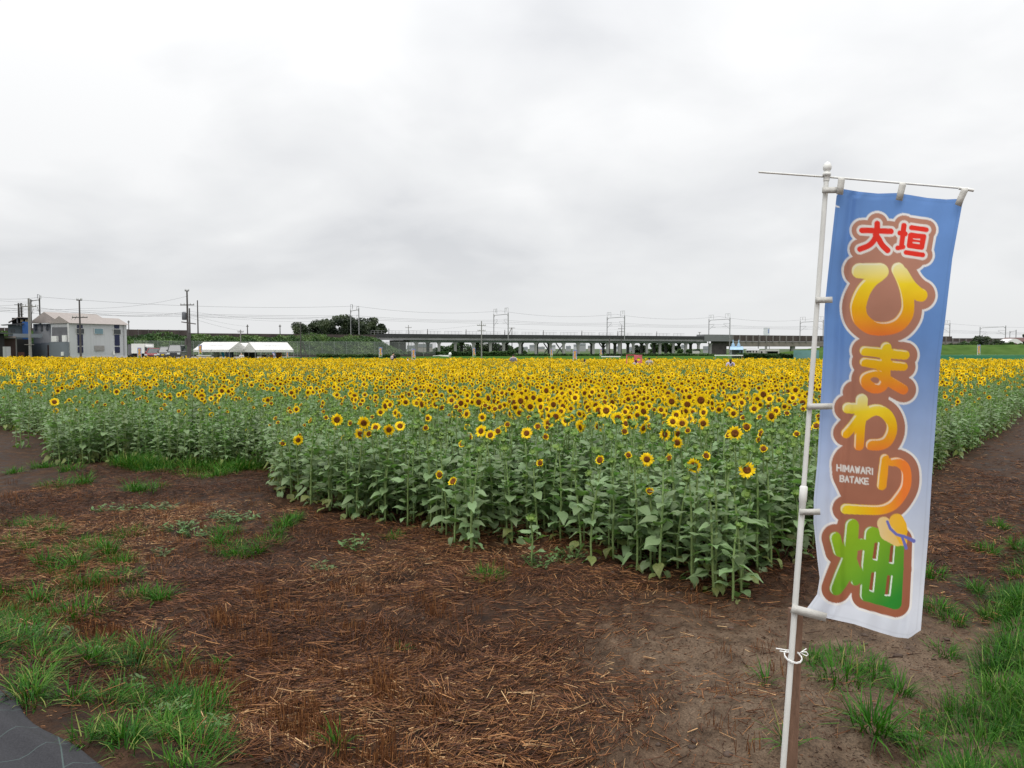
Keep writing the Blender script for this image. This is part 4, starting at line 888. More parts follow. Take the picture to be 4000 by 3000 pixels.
# the same banners standing far off in and around the field
FLAG_ME = None
def far_flag(px, ytop, ybot, d, face, label, wpx=None):
    global FLAG_ME
    if FLAG_ME is None:
        uu, vv = np.meshgrid(np.linspace(0, 1, 16), np.linspace(0, 1, 44))
        qx = 3262 - 90 * vv + uu * (470 - 50 * vv); qy = 745 + vv * 1690
        ii = np.arange(uu.size).reshape(uu.shape)
        q = np.stack([ii[:-1, :-1].ravel(), ii[1:, :-1].ravel(), ii[1:, 1:].ravel(), ii[:-1, 1:].ravel()], 1)
        vtx = np.stack([0.03 + 0.58 * uu, 0.04 * np.sin(6 * uu + 3 * vv), 2.45 - 1.75 * vv], -1).reshape(-1, 3)
        FLAG_ME = (np_mesh('far_cloth', vtx, q, CLOTH, True, attr=('print', print_colours(qx, qy).reshape(-1, 3))),
                   MB().tube([(0, 0, -0.05), (0, 0, 2.55)], 0.014, 6).mesh('far_pole', POLE, True), MB().tube([(-0.1, 0, 2.50), (0.63, 0, 2.48)], 0.007, 5).mesh('far_bar', POLE, True))
    zt = Zp(ytop, d); s = (zt - Zp(ybot, d)) / 1.82; zb = zt - 2.5 * s
    o = thing('flag_banner', label, 'banner', (Xp(px, d), d, zb), 'banners standing far off round the field'); o.scale = (s, s, s)
    o.rotation_euler.z = face
    for nm, me in zip(('cloth', 'pole', 'crossbar'), FLAG_ME): link(nm, me, o)
    # the pole always reaches the ground
    MB().tube([(0, 0, -zb / s), (0, 0, 0)], 0.014, 6).add([], []).f
    if zb > 0.02: link('lower_pole', MB().tube([(0, 0, -zb / s - 0.05), (0, 0, 0.05)], 0.013, 6).mesh('lower_pole', POLE, True), o)
for a in [(536, 1357, 1400, 82, R(25), 'small banner standing before the white truck'), (775, 1346, 1386, 82, R(30), 'banner at the left corner of the left tent'),
          (1118, 1374, 1398, 84, R(20), 'banner tucked beside the right corner post of the right tent'), (1480, 1356, 1394, 100, R(15), 'slanting banner in front of the chain link fence'),
          (1608, 1362, 1406, 66, R(-10), 'large banner among the sunflowers right of two people'), (1846, 1358, 1392, 92, R(-15), 'banner left of the slim grey utility pole'),
          (2150, 1362, 1393, 92, R(-35), 'narrow banner before the cross braced viaduct piers'), (2238, 1366, 1412, 62, R(-5), 'large banner in the flowers beside two low heads'),
          (2343, 1362, 1390, 90, R(-20), 'narrow banner left of the long white rail'), (3818, 1346, 1388, 88, R(10), 'banner behind the green net at far right')]:
    far_flag(*a)
# ------------------------------------------------------------------ beyond the field
DARKSTEEL = mat('dark_steel', (0.050, 0.050, 0.055), 0.6, 0.2, 2); CONC = mat('concrete', (0.26, 0.26, 0.25), 0.8, 0.18, 0.8, stretch=(1, 1, 0.3))
CONCPOLE = mat('concrete_pole', (0.22, 0.21, 0.20), 0.8, 0.15, 2); DARKPOLE = mat('dark_pole', (0.075, 0.068, 0.066), 0.75, 0.2, 2)
RAILPOLE = mat('rail_pole', (0.24, 0.24, 0.245), 0.6, 0.15, 2); CERAM = mat('insulator', (0.5, 0.5, 0.5), 0.4, 0.1)
# line of the railway, by (photo x, distance)
RAIL = [(-400, 148), (145, 163), (740, 182), (1390, 200), (1957, 218), (2405, 232), (2810, 249), (3185, 270), (3900, 285), (4300, 292)]
def rail_d(px): return float(np.interp(px, [a for a, _ in RAIL], [b for _, b in RAIL]))
def rail_xy(px, off=0.0):
    d = rail_d(px); p, q = Vector((Xp(px, d), d)), Vector((Xp(px + 5, rail_d(px + 5)), rail_d(px + 5)))
    n = Vector((-(q - p).y, (q - p).x)).normalized(); return p + n * off
# grassy ground between field and railway
def strip(name, pts_near, pts_far, z, m, kind='structure'):
    b = MB(); n = len(pts_near)
    vs = [(x, y, zz) for (x, y, zz) in pts_near] + [(x, y, zz) for (x, y, zz) in pts_far]
    b.add(vs, [(i, i + 1, n + i + 1, n + i) for i in range(n - 1)]); return tag(b.build(name, m), kind=kind)
TURF = mat('turf', (0.065, 0.135, 0.025), 1.0, 0.35, 0.25, 0.3, 3, spec=0.0, col2=(0.038, 0.085, 0.016))
strip('grass_verge', [(-130, 91, .03), (-62, 89, .03), (0, 75.5, .03), (60, 69.5, .03), (140, 69.5, .03)], [(-130, 300, .25), (-62, 300, .25), (0, 300, .25), (60, 300, .25), (140, 300, .25)], 0, TURF)
LOT = mat('gravel_lot', (0.20, 0.19, 0.17), 0.9, 0.15, 1.5)
strip('parking_lot', [(-58.5, 94.0, .82), (-36, 94.0, .82)], [(-60, 125, .84), (-36, 125, .84)], 0, LOT)
strip('lot_bank', [(-60, 92.2, .0), (-34.6, 92.2, .0)], [(-58.5, 94.0, .82), (-36, 94.0, .82)], 0, TURF)

def foliage(n, sampler, size, seed, flat=0.3):
    """leaf-sized faces at sampled points: arrays of verts and quads plus a per-leaf random for the material"""
    r = np.random.default_rng(seed); c = sampler(n, r); n = len(c)
    a = r.normal(0, 1, (n, 3)); a /= np.linalg.norm(a, axis=1)[:, None] + 1e-9
    b_ = np.cross(a, r.normal(0, 1, (n, 3))); b_ /= np.linalg.norm(b_, axis=1)[:, None] + 1e-9
    s = (size * r.uniform(0.6, 1.4, n))[:, None]; k = r.uniform(0.45, 0.8, n)[:, None]
    V = np.stack([c - a * s, c + b_ * s * k, c + a * s, c - b_ * s * k], 1)
    Q = np.arange(n * 4).reshape(n, 4); return V.reshape(-1, 3), Q, r
def foliage_obj(name, n, sampler, size, seed, m, parent=None, origin=(0, 0, 0)):
    V, Q, r = foliage(n, sampler, size, seed); k = len(Q)
    cl = vnoise(V[::4, 0] + V[::4, 1] * 0.6, V[::4, 2] * 1.3 + V[::4, 1] * 0.2, size * 7, seed)
    val = np.clip(0.25 * r.random(k) + 0.75 * cl, 0, 1)
    return link(name, np_mesh(name, V - np.array(origin), Q, m, attr=('rnd', np.repeat(np.stack([val, r.uniform(0.8, 1.15, k), val], 1), 4, 0))), parent)
KUDZU = attr_mat('vine_leaf', 0.55, [(0.2, (0.030, 0.070, 0.022)), (0.5, (0.072, 0.135, 0.040)), (0.8, (0.145, 0.215, 0.075))], (1, 1.3, 0.5), 0.2)
TREEL = attr_mat('tree_leaf', 0.5, [(0.2, (0.020, 0.030, 0.018)), (0.5, (0.044, 0.064, 0.034)), (0.85, (0.092, 0.115, 0.062))], (1, 1.2, 0.5), 0.15)
HEDGE = attr_mat('hedge_leaf', 0.55, [(0.2, (0.020, 0.045, 0.014)), (0.5, (0.040, 0.085, 0.022)), (0.85, (0.085, 0.140, 0.040))], (1, 1.3, 0.5), 0.18)
BARK = mat('bark', (0.055, 0.042, 0.034), 0.9, 0.3, 3)
SOILB = mat('bank_soil', (0.030, 0.050, 0.018), 0.95, 0.4, 0.6)

# railway embankment on the left, overgrown
xs_ = list(range(-400, 1560, 60)); eb = MB()
def emb(px, k):   # k: 0 foot, 1 mid, 2 crest
    off, zz = ((-13.5, 0.2), (-7.5, 2.8), (-1.6, 4.9))[k]; p = rail_xy(px, off); sc = 1 - 0.75 * float(sst(1440, 1560, px)); return (p.x, p.y, max(0.1, zz * sc))
vs = [emb(x_, k) for x_ in xs_ for k in range(3)] + [(*rail_xy(x_, 14), 4.5) for x_ in xs_]; n = len(xs_)
eb.add(vs, [(3 * i + k, 3 * i + 3 + k, 3 * i + 4 + k, 3 * i + 1 + k) for i in range(n - 1) for k in range(2)] + [(3 * i + 2, 3 * i + 5, 3 * n + i + 1, 3 * n + i) for i in range(n - 1)])
tag(eb.build('embankment', SOILB), kind='structure')
def bank_pts(n, r):
    px = r.uniform(-300, 1550, n); t = r.random(n); off = -13.8 + 12.6 * t
    q = np.array([tuple(rail_xy(a, o)) for a, o in zip(px, off)])
    z = np.interp(t, [0, .5, 1], [0.2, 2.9, 5.0]) * (1 - 0.75 * sst(1440, 1560, px))
    lump = vnoise(q[:, 0] * 1.0, q[:, 1] * 1.0 + z * 2, 2.6, 5); z = z + (0.1 + 1.5 * lump ** 1.5) * r.random(n) ** 0.6
    return np.column_stack([q, z])
tag(foliage_obj('vine_cover', 42000, bank_pts, 0.24, 3, KUDZU), 'tangled green vines covering the railway embankment', 'vines', kind='stuff')
# noise wall on top of the embankment
WALL = mat('brown_wall', (0.060, 0.046, 0.042), 0.8, 0.3, 0.6, stretch=(1, 1, 0.4)); WALLP = mat('wall_post', (0.10, 0.085, 0.08), 0.8, 0.2, 1)
def rail_wall(name, px0, px1, y0, y1, off, label, step=36, m=WALL, low=None, post=True):
    a = rail_xy(px0, off); d0 = a.y; root = thing(name, label, 'wall', (a.x, a.y, Zp(y0, d0)))
    px = px0
    while px < px1 - 1:
        e = min(px1, px + step); p, q = rail_xy(px, off), rail_xy(e, off); f0, f1 = (px - px0) / (px1 - px0), (e - px0) / (px1 - px0)
        zt = [Zp(y0 + (y1 - y0) * f, t.y) for f, t in ((f0, p), (f1, q))]; zb = [low] * 2 if low is not None else [z_ - 2.2 for z_ in zt]
        MB().wallbox(p + (q - p) * (0.02 if post else 0.001), q - (q - p) * (0.02 if post else -0.004), zb, zt, 0.18).build('panel', m, root)
        if post: MB().wallbox(p - (q - p) * 0.03 + Vector((0, -0.12)), p + (q - p) * 0.03 + Vector((0, -0.12)), zb[0] - .2, zt[0] + 0.06, 0.3).build('post', WALLP, root)
        px = e
    return root
rail_wall('noise_wall', -300, 738, 1276, 1290, -0.6, 'tall dark brown wall along the railway bank behind the grey building', 40)
rail_wall('noise_wall', 738, 1466, 1301, 1308, -0.6, 'low dark brown wall on the railway bank above the tents', 52, post=False)
# chain-link fence at the foot of the bank
def chain_mat():
    m = bpy.data.materials.new('chain_link'); m.use_nodes = True; t = m.node_tree; b = t.nodes['Principled BSDF']
    b.inputs['Base Color'].default_value = (0.20, 0.21, 0.21, 1); b.inputs['Roughness'].default_value = 0.6
    tr = N(t, 'ShaderNodeBsdfTransparent'); ms = N(t, 'ShaderNodeMixShader'); ms.inputs[0].default_value = 0.34
    t.links.new(tr.outputs[0], ms.inputs[1]); t.links.new(b.outputs[0], ms.inputs[2]); t.links.new(ms.outputs[0], t.nodes['Material Output'].inputs[0]); return m
CHAIN = chain_mat(); FPOST = mat('fence_post', (0.22, 0.23, 0.23), 0.6, 0.1)
a = rail_xy(480, -16); root = thing('chain_link_fence', 'high grey chain link fence at the foot of the green railway bank', 'fence', (a.x, a.y, 0))
for px in range(480, 1600, 46):
    p, q = rail_xy(px, -16), rail_xy(px + 46, -16)
    if px >= 1526: q = p + Vector((3.0, 3.5))
    MB().add([(p.x, p.y, 0.7), (q.x, q.y, 0.7), (q.x, q.y, 3.9), (p.x, p.y, 3.9)], [(0, 1, 2, 3)]).build('mesh_panel', CHAIN, root)
    MB().tube([(p.x, p.y, 0), (p.x, p.y, 4.0)], 0.05, 6).build('post', FPOST, root); MB().tube([(p.x, p.y, 3.9), (q.x, q.y, 3.9)], 0.03, 5).build('rail', FPOST, root)
    MB().wallbox(p + Vector((0, .1)), q + Vector((0, .1)), 0, 0.75, 0.2).build('footing', mat('footing', (0.06, 0.055, 0.05), 0.9, 0.3, 1), root)

# viaduct
STEELG = mat('viaduct_steel', (0.17, 0.20, 0.195), 0.6, 0.15, 0.5); PARA = mat('parapet', (0.036, 0.037, 0.039), 0.75, 0.2, 0.5); BEAM = mat('girder', (0.19, 0.19, 0.195), 0.75, 0.2, 0.4)
a = rail_xy(1500, 0); vd = thing('railway_viaduct', 'long grey railway viaduct on rows of piers crossing behind the field', 'viaduct', (a.x, a.y, 0))
def sweep(name, px0, px1, offs, z0, z1, m, step=60):
    b = MB(); px = px0
    while px < px1 - 1:
        e = min(px1, px + step); p, q, p2, q2 = rail_xy(px, offs[0]), rail_xy(e, offs[0]), rail_xy(px, offs[1]), rail_xy(e, offs[1])
        b.hexa([(*p, z0), (*q, z0), (*q2, z0), (*p2, z0), (*p, z1), (*q, z1), (*q2, z1), (*p2, z1)]); px = e
    return b.build(name, m, vd)
sweep('parapet', 1466, 2762, (-1.0, -0.75), 5.42, 6.35, PARA); sweep('deck', 1466, 2762, (-0.74, 11.0), 5.2, 5.75, CONC); sweep('far_parapet', 1466, 2762, (10.8, 11.0), 5.76, 6.3, PARA)
sweep('girder', 1466, 2762, (-0.9, 0.1), 4.62, 5.18, BEAM); sweep('lower_girder', 1600, 2762, (0.0, 0.5), 4.05, 4.60, STEELG); sweep('far_girder', 1600, 2762, (5.6, 6.2), 4.0, 5.1, STEELG)
near_px = [1627, 1716, 1780, 1850, 1917, 1969, 2032, 2094, 2152, 2203, 2260, 2319, 2374, 2421, 2475, 2528, 2579, 2631, 2681, 2730, 2776]
far_px = [1696, 1830, 1893, 1947, 2007, 2067, 2127, 2175, 2233, 2290, 2344, 2390, 2442, 2493, 2547, 2596, 2643, 2694, 2740]
def pier(px, off, wd, dp, m):
    p = rail_xy(px, off); b = MB(); b.box(p.x - wd / 2, p.x + wd / 2, p.y - dp / 2, p.y + dp / 2, -0.2, 3.5)
    b.hexa([(p.x - wd / 2, p.y - dp / 2, 3.5), (p.x + wd / 2, p.y - dp / 2, 3.5), (p.x + wd / 2, p.y + dp / 2, 3.5), (p.x - wd / 2, p.y + dp / 2, 3.5),
            (p.x - wd * 0.95, p.y - dp / 2, 4.04), (p.x + wd * 0.95, p.y - dp / 2, 4.04), (p.x + wd * 0.95, p.y + dp / 2, 4.04), (p.x - wd * 0.95, p.y + dp / 2, 4.04)])
    return b.build('pier', m, vd)
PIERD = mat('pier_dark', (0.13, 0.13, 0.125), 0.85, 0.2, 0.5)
for px in near_px: pier(px, 0.25, 0.80, 0.8, CONC)
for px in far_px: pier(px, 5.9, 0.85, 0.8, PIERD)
for x0, x1 in ((1936, 1975), (2127, 2158), (2175, 2206), (2344, 2376)):
    p, q = rail_xy(x0, 0.6), rail_xy(x1, 0.6)
    MB().bar((*p, 3.9), (*q, 0.4), 0.28, 0.28).bar((*p, 0.4), (*q, 3.9), 0.24, 0.24).build('cross_brace', DARKSTEEL, vd)
for px in range(1490, 2740, 14):
    if (px // 14) % 11 in (0, 5): continue
    p, q = rail_xy(px, 10.9), rail_xy(px + 14, 10.9)
    MB().tube([(*p, 6.2), (*p, 7.5)], 0.05, 4).tube([(*p, 7.45), (*q, 7.45)], 0.045, 4).tube([(*p, 6.95), (*q, 6.95)], 0.035, 4).build('railing', RAILPOLE, vd)
for px in range(1560, 2730, 154): p = rail_xy(px, 10.5); MB().tube([(*p, 6), (*p, 8.1)], 0.1, 5).build('signal_post', DARKPOLE, vd)
# abutment at the left end
p, q = rail_xy(1545, 1), rail_xy(1590, 1); MB().wallbox(p, q, 0, 4.6, 5, ).build('abutment', mat('abutment_dark', (0.055, 0.05, 0.05), 0.85, 0.2, 0.4), vd)
# right: smooth grey housing, brown walled span
sweep('smooth_housing', 2742, 2850, (-1.3, 3.0), 4.7, 6.95, mat('housing_grey', (0.16, 0.165, 0.17), 0.7, 0.1, 0.3))
sweep('housing_wall', 2780, 2838, (0, 0.5), 0.2, 4.68, mat('louvred_wall', (0.055, 0.048, 0.048), 0.8, 0.3, 0.8))
sp_ = thing('walled_rail_span', 'brown walled railway span with pale beam right of the viaduct piers', 'viaduct', (*rail_xy(2860, 0), 0))
px = 2852
while px < 3900:
    e = px + 26; p, q = rail_xy(px, -1.0), rail_xy(e, -1.0); zt = 6.9 if px < 3700 else 6.2
    MB().wallbox(p, q, 4.75, zt, 0.15).build('panel', WALL, sp_); MB().wallbox(p + Vector((0, -.16)), p + (q - p) * 0.18 + Vector((0, -.16)), 4.4, zt + .02, 0.15).build('post', mat('pale_post', (0.17, 0.155, 0.15), 0.8, 0.2, 1), sp_); px = e
b = MB()
for px in range(2852, 3900, 60):
    p, q, r_, s_ = rail_xy(px, -0.8), rail_xy(px + 60, -0.8), rail_xy(px + 60, 9), rail_xy(px, 9); b.hexa([(*p, 3.0), (*q, 3.0), (*r_, 3.0), (*s_, 3.0), (*p, 4.7), (*q, 4.7), (*r_, 4.7), (*s_, 4.7)])
b.build('beam', mat('beam_beige', (0.20, 0.175, 0.155), 0.8, 0.2, 0.4), sp_)
for px in (2862, 3100, 3215, 3420): p = rail_xy(px, 0.5); MB().box(p.x - .7, p.x + .7, p.y - .7, p.y + .7, -.2, 3.02).build('pier', CONC, sp_)

# catenary portals
def portal(px0, px1, ytop0, ytop1, ybase, d, ybeam, label, d1=None, frames=True, arms=True, dark=False):
    m = DARKPOLE if dark else RAILPOLE; d1 = d1 or d; r_ = 0.13
    x0, x1 = Xp(px0, d), Xp(px1, d1); zb0, zb1 = Zp(ybeam, d), Zp(ybeam - 5, d1); base = Zp(ybase, d)
    root = thing('catenary_portal', label, 'rail portal', (x0, d, base), 'catenary portals along the railway')
    MB().tube([(x0, d, base), (x0, d, zb0 + .4)], r_, 6).build('mast', m, root); MB().tube([(x1, d1, base), (x1, d1, zb1 + .4)], r_ * 1.15, 6).build('mast', m, root)
    k = 0.06; A_, B_ = Vector((x0, d, zb0)), Vector((x1, d1, zb1)); D_ = B_ - A_
    MB().tube([A_ - Vector((0, 0, .6)), A_ + D_ * .08, B_ - D_ * .08, B_ - Vector((0, 0, .6))], 0.09, 5).build('beam', m, root)
    if frames:
        for q, zt in ((A_, Zp(ytop0, d)), (B_, Zp(ytop1, d1))):
            w_ = D_ * (0.22 if q is A_ else -0.22)
            MB().tube([q, (q.x, q.y, zt), (q.x + w_.x, q.y + w_.y, zt), (q.x + w_.x, q.y + w_.y, zt - (zt - q.z) * 0.85)], 0.055, 4).build('top_frame', m, root)
            MB().tube([(q.x + w_.x * .6, q.y, zt - .1), (q.x + w_.x * .6, q.y, zt - 1.0)], 0.09, 5).build('insulator', CERAM, root)
    if arms:
        for q, s_ in ((A_, 0.26), (B_, -0.30)):
            w_ = D_ * s_; z1, z2 = q.z - 1.5, q.z - 3.3
            MB().tube([(q.x, q.y, z1), (q.x + w_.x, q.y + w_.y, z1 + .1)], 0.05, 4).tube([(q.x, q.y, z2), (q.x + w_.x * 1.0, q.y + w_.y, z1 - .15)], 0.045, 4).tube([(q.x + w_.x * .6, q.y + w_.y * .6, z1 - 1.1), (q.x + w_.x * 1.25, q.y + w_.y * 1.25, z1 - 1.0)], 0.04, 4).build('cantilever_arm', m, root)
portal(126, 160, 1172, 1152, 1300, 165, 1176, 'dark catenary portal rising behind the grey warehouse roof', 172, arms=True, dark=True)
portal(1371, 1403, 1190, 1196, 1310, 212, 1215, 'catenary portal in front of the dark trees', 203)
portal(1929, 1985, 1208, 1202, 1330, 226, 1232, 'catenary portal standing left on the viaduct by the grey pole', 217)
portal(2371, 2439, 1221, 1214, 1330, 240, 1243, 'catenary portal above the middle of the viaduct', 231)
portal(2768, 2850, 1231, 1225, 1385, 254, 1251, 'catenary portal above the smooth grey housing', 247)
portal(3124, 3214, 1239, 1236, 1330, 272, 1259, 'catenary portal just left of the flag pole and half behind it', 268)
portal(3630, 3708, 1253, 1252, 1330, 285, 1272, 'catenary portal half hidden behind the right edge of the banner', 285)
portal(3826, 3926, 1276, 1272, 1340, 280, 1281, 'wide low catenary portal at far right above the green bank', 280, frames=False)
portal(3943, 3967, 1286, 1286, 1330, 300, 1297, 'small distant catenary portal beside the tree at the right edge', 300, frames=False, arms=False)

# poles and wires
POLES = {}
def upole(px, ytop, d, label, arms=(), dark=True, lean=0, r_=0.15, base=None, parts=()):
    zt = Zp(ytop, d); x_ = Xp(px, d); z0 = base if base is not None else -0.1
    root = thing('utility_pole', label, 'utility pole', (x_, d, z0)); m = DARKPOLE if dark else CONCPOLE
    MB().tube([(x_ + lean, d, z0), (x_, d, zt)], [r_, r_ * 0.6], 8).build('pole', m, root, True)
    for dz, hw, th in arms:
        MB().bar((x_ - hw, d, zt - dz), (x_ + hw, d, zt - dz), 0.12, 0.12).build('crossarm', m, root)
        for k in (-0.95, -0.45, 0.45, 0.95): MB().lathe([(0.05, 0), (0.07, .1), (0.04, .22)], (x_ + k * hw, d, zt - dz + .06), 6).build('insulator', CERAM, root)
    POLES[px] = (Vector((x_, d, zt)), root); return root, Vector((x_, d, zt)), m
r1, t1, m1 = upole(315, 1171, 96, 'dark utility pole standing before the pale grey warehouse wall', ((0.05, .35, 0), (2.3, 1.0, 0)))
MB().tube([t1 + Vector((-.9, 0, -2.3)), t1 + Vector((-1.1, 0, -2.55))], .05, 5).tube([t1 + Vector((-.5, 0, -2.3)), t1 + Vector((-.7, 0, -2.6))], .05, 5).build('switch', CERAM, r1)
r1, t1, m1 = upole(735, 1135, 108, 'tallest dark utility pole with grey transformer between cars and tents', ((0.05, .3, 0), (2.1, 1.0, 0)), r_=.19)
MB().lathe([(.28, 0), (.32, .05), (.32, 1.05), (.2, 1.15)], (t1.x - .48, t1.y, t1.z - 4.3), 10).build('transformer', mat('transformer', (0.11, 0.115, 0.13), .5, .1), r1, True)
MB().bar((t1.x - .9, t1.y, t1.z - 4.6), (t1.x + 1.2, t1.y, t1.z - 4.9), .14, .14).build('crossarm', m1, r1); MB().box(t1.x - .35, t1.x - .1, t1.y - .3, t1.y - .05, t1.z - 8, t1.z - 7).build('meter_box', m1, r1)
upole(743, 1204, 110, 'shorter dark pole right beside the transformer pole', (), r_=.17)
upole(775, 1173, 186, 'plain dark pole behind the railway wall right of the transformer pole', (), r_=.22)
upole(505, 1252, 180, 'small pole on the railway wall right of the warehouse', ((.4, .25, 0),), r_=.16)
upole(941, 1288, 128, 'slim pale grey pole rising behind the left tent', ((.4, .5, 0),), dark=False, r_=.13)
upole(968, 1268, 192, 'dark stub pole with a lamp on the railway wall behind the tents', ((.5, .3, 0),), r_=.2)
upole(1095, 1268, 196, 'stub pole on the low wall left of the dark trees', ((.5, .3, 0),), r_=.18)
upole(1175, 1258, 150, 'dark pole before the fence right of the tents', ((.4, .3, 0),), r_=.17)
upole(1183, 1330, 150, 'leaning prop pole beside the dark fence pole', (), lean=.8, r_=.14)
r1, t1, m1 = upole(118, 1166, 92, 'pale concrete pole with two round mirrors beside the blue building', ((1.0, .9, 0),), dark=False, r_=.19)
for s_ in (-1, 1): MB().lathe([(.0, -.03), (.34, -.02), (.36, .02), (.3, .06), (.0, .1)], (0, 0, 0), 16).build('mirror', mat('mirror_back', (0.42, 0.34, 0.20), .5, .1), r1).matrix_local = Matrix.Translation((s_ * .62, -.2, Zp(1345, 92) + .1)) @ Matrix.Rotation(R(90), 4, 'X')
MB().bar((t1.x - .6, t1.y - .15, Zp(1346, 92)), (t1.x + .6, t1.y - .15, Zp(1346, 92)), .06, .06).build('bracket', m1, r1)
r1, t1, m1 = upole(78, 1184, 166, 'dark rung braced double post beside the railway at far left', (), r_=.3, base=3)
MB().tube([(t1.x + .6 * 1, t1.y, 3), (t1.x + .6, t1.y, t1.z)], .2, 6).build('second_post', m1, r1)
for k in range(5): MB().bar((t1.x - (.8 if k == 0 else 0), t1.y - .2, t1.z - .4 - k * .7), (t1.x + 1.2, t1.y - .2, t1.z - .4 - k * .7), .14, .14).build('rung', m1, r1)
upole(1881, 1254, 150, 'slim grey utility pole in front of the viaduct left of the portal', ((.9, .9, 0), (2.0, .8, 0)), dark=False, r_=.15)
r1, t1, m1 = upole(2000, 1279, 232, 'A shaped double pole behind the viaduct', ((.2, .9, 0),), dark=False, r_=.15); MB().tube([(t1.x, t1.y, t1.z), (t1.x - 4.5, t1.y, -.1)], .13, 6).build('brace_pole', m1, r1)
upole(1596, 1270, 232, 'grey pole with one arm behind the left end of the viaduct', ((.8, 1.0, 0),), dark=False, r_=.15)
upole(2428, 1271, 256, 'dark pole with wide crossarms behind the middle portal', ((1.2, 1.2, 0), (2.2, .9, 0)), r_=.16)
upole(2381, 1318, 205, 'brown pole in front of the viaduct below the middle portal', (), r_=.22)
upole(2427, 1322, 205, 'second brown pole in front of the viaduct below the middle portal', (), r_=.2)
upole(2962, 1308, 190, 'thin brown pole in front of the walled rail span', (), r_=.12)
upole(2732, 1297, 262, 'lattice stub mast behind the end of the viaduct', ((.2, .5, 0),), dark=False, r_=.18)
upole(3005, 1310, 262, 'short pole top behind the walled rail span', (), r_=.1)
WIREM = mat('overhead_wire', (0.06, 0.06, 0.065), .6, .1)
SPANS = ['left of the warehouse portal', 'between the warehouse and tree portals', 'between the tree portal and first viaduct portal', 'between first and second viaduct portals', 'between second viaduct portal and grey housing', 'above the brown walled span', 'behind the banner', 'at the far right']
def wire(a, b_, sag, r_, label, group):
    a, b_ = Vector(a), Vector(b_); tag(MB().tube([a.lerp(b_, t) - Vector((0, 0, 4 * sag * t * (1 - t))) for t in np.linspace(0, 1, 13)], r_, 4).build('overhead_wire', WIREM), label, 'wire', group)
PO = [(-250, 152, 1150), (160, 170, 1180), (1390, 207, 1212), (1957, 221, 1230), (2405, 235, 1242), (2810, 250, 1250), (3170, 270, 1258), (3670, 285, 1272), (4250, 290, 1285)]
for k_, ((xa, da, ya), (xb, db, yb)) in enumerate(zip(PO[:-1], PO[1:])):
    for (dy, sg, o_), wn in zip(((-17, 1.2, 0), (22, 0.5, 0), (30, 0.3, 4), (38, 0.1, 0)), ('topmost', 'second', 'third', 'lowest')):
        wire(P(xa, ya + dy * 200 / da, da + o_), P(xb, yb + dy * 200 / db, db + o_), sg, 0.028, '%s thin rail wire %s' % (wn, SPANS[k_]), 'rail wires')
WN = ['upper line from tallest pole to warehouse pole', 'middle line from tallest pole to warehouse pole', 'long line from tallest pole to mirror pole', 'upper line from tallest pole towards the dark trees', 'lower line from tallest pole towards the dark trees', 'line from shorter pole down to the lamp stub', 'line sloping from tallest pole to slim grey pole', 'line from warehouse pole to left edge', 'topmost line from mirror pole to left edge', 'middle line from mirror pole to left edge', 'lowest line from mirror pole to left edge', 'line from slim viaduct pole leftwards', 'line from slim viaduct pole to right crossarm pole']
for (xa, ya, da, xb, yb, db, sg), wn in zip([(735, 1156, 108, 315, 1205, 96, .5), (735, 1215, 108, 315, 1215, 96, .7), (735, 1225, 108, 118, 1195, 92, .8), (735, 1215, 108, 1300, 1235, 130, .8), (735, 1228, 108, 1400, 1245, 150, .8), (743, 1230, 110, 968, 1275, 192, .3), (735, 1238, 108, 941, 1292, 128, .2),
        (315, 1205, 96, -60, 1190, 90, .4), (118, 1180, 92, -60, 1168, 88, .1), (118, 1185, 92, -60, 1195, 88, .1), (118, 1205, 92, -60, 1215, 88, .1), (1881, 1268, 150, 1300, 1285, 150, .8), (1881, 1275, 150, 2428, 1285, 256, .8)], WN):
    wire(P(xa, ya, da), P(xb, yb, db), sg, 0.013, wn, 'power lines')

# ------------------------------------------------------------------ trees and shrubs
def tree(name, cx, cy, zb, zt, rx_, ry_, n, size, seed, m, label, cat='tree', group=None, lobes=7, trunk=True, base_frac=0.35):
    r = np.random.default_rng(seed); root = thing(name, label, cat, (cx, cy, zb), group); H = zt - zb
    cen = [(r.uniform(-.75, .75) * rx_, r.uniform(-.6, .6) * ry_, zb + H * (base_frac + (1 - base_frac) * r.uniform(.15, .82))) for _ in range(lobes)]
    rad = [min(rx_, H) * r.uniform(.26, .44) for _ in range(lobes)]
    def smp(n, rr):
        k = rr.integers(0, lobes, n); d = rr.normal(0, 1, (n, 3)); d /= np.linalg.norm(d, axis=1)[:, None]; q = rr.random(n) ** 0.42
        p = np.array(cen)[k] + d * (np.array(rad)[k] * q)[:, None] * np.array([1.15, 1.1, .8]) + [cx, cy, 0]
        p[:, 2] = np.clip(p[:, 2], zb + 0.05 * H, zt); return p
    foliage_obj('crown', n, smp, size, seed, m, root, (cx, cy, zb))
    if trunk:
        b = MB(); tr = max(.06, H * .025); b.tube([(cx, cy, zb - .2), (cx + .1 * tr, cy, zb + H * .3), (cx - tr, cy, zb + H * .6)], [tr * 1.4, tr, tr * .5], 7)
        for c in cen[:5]: b.tube([(cx, cy, zb + H * r.uniform(.2, .4)), ((cx + c[0] + cx) / 2, cy + c[1] / 2, zb + H * .45), (cx + c[0], cy + c[1], c[2])], [tr * .6, tr * .4, tr * .15], 5)
        b.build('trunk', BARK, root, True)
    return root
GT = 'dark trees behind the railway wall'
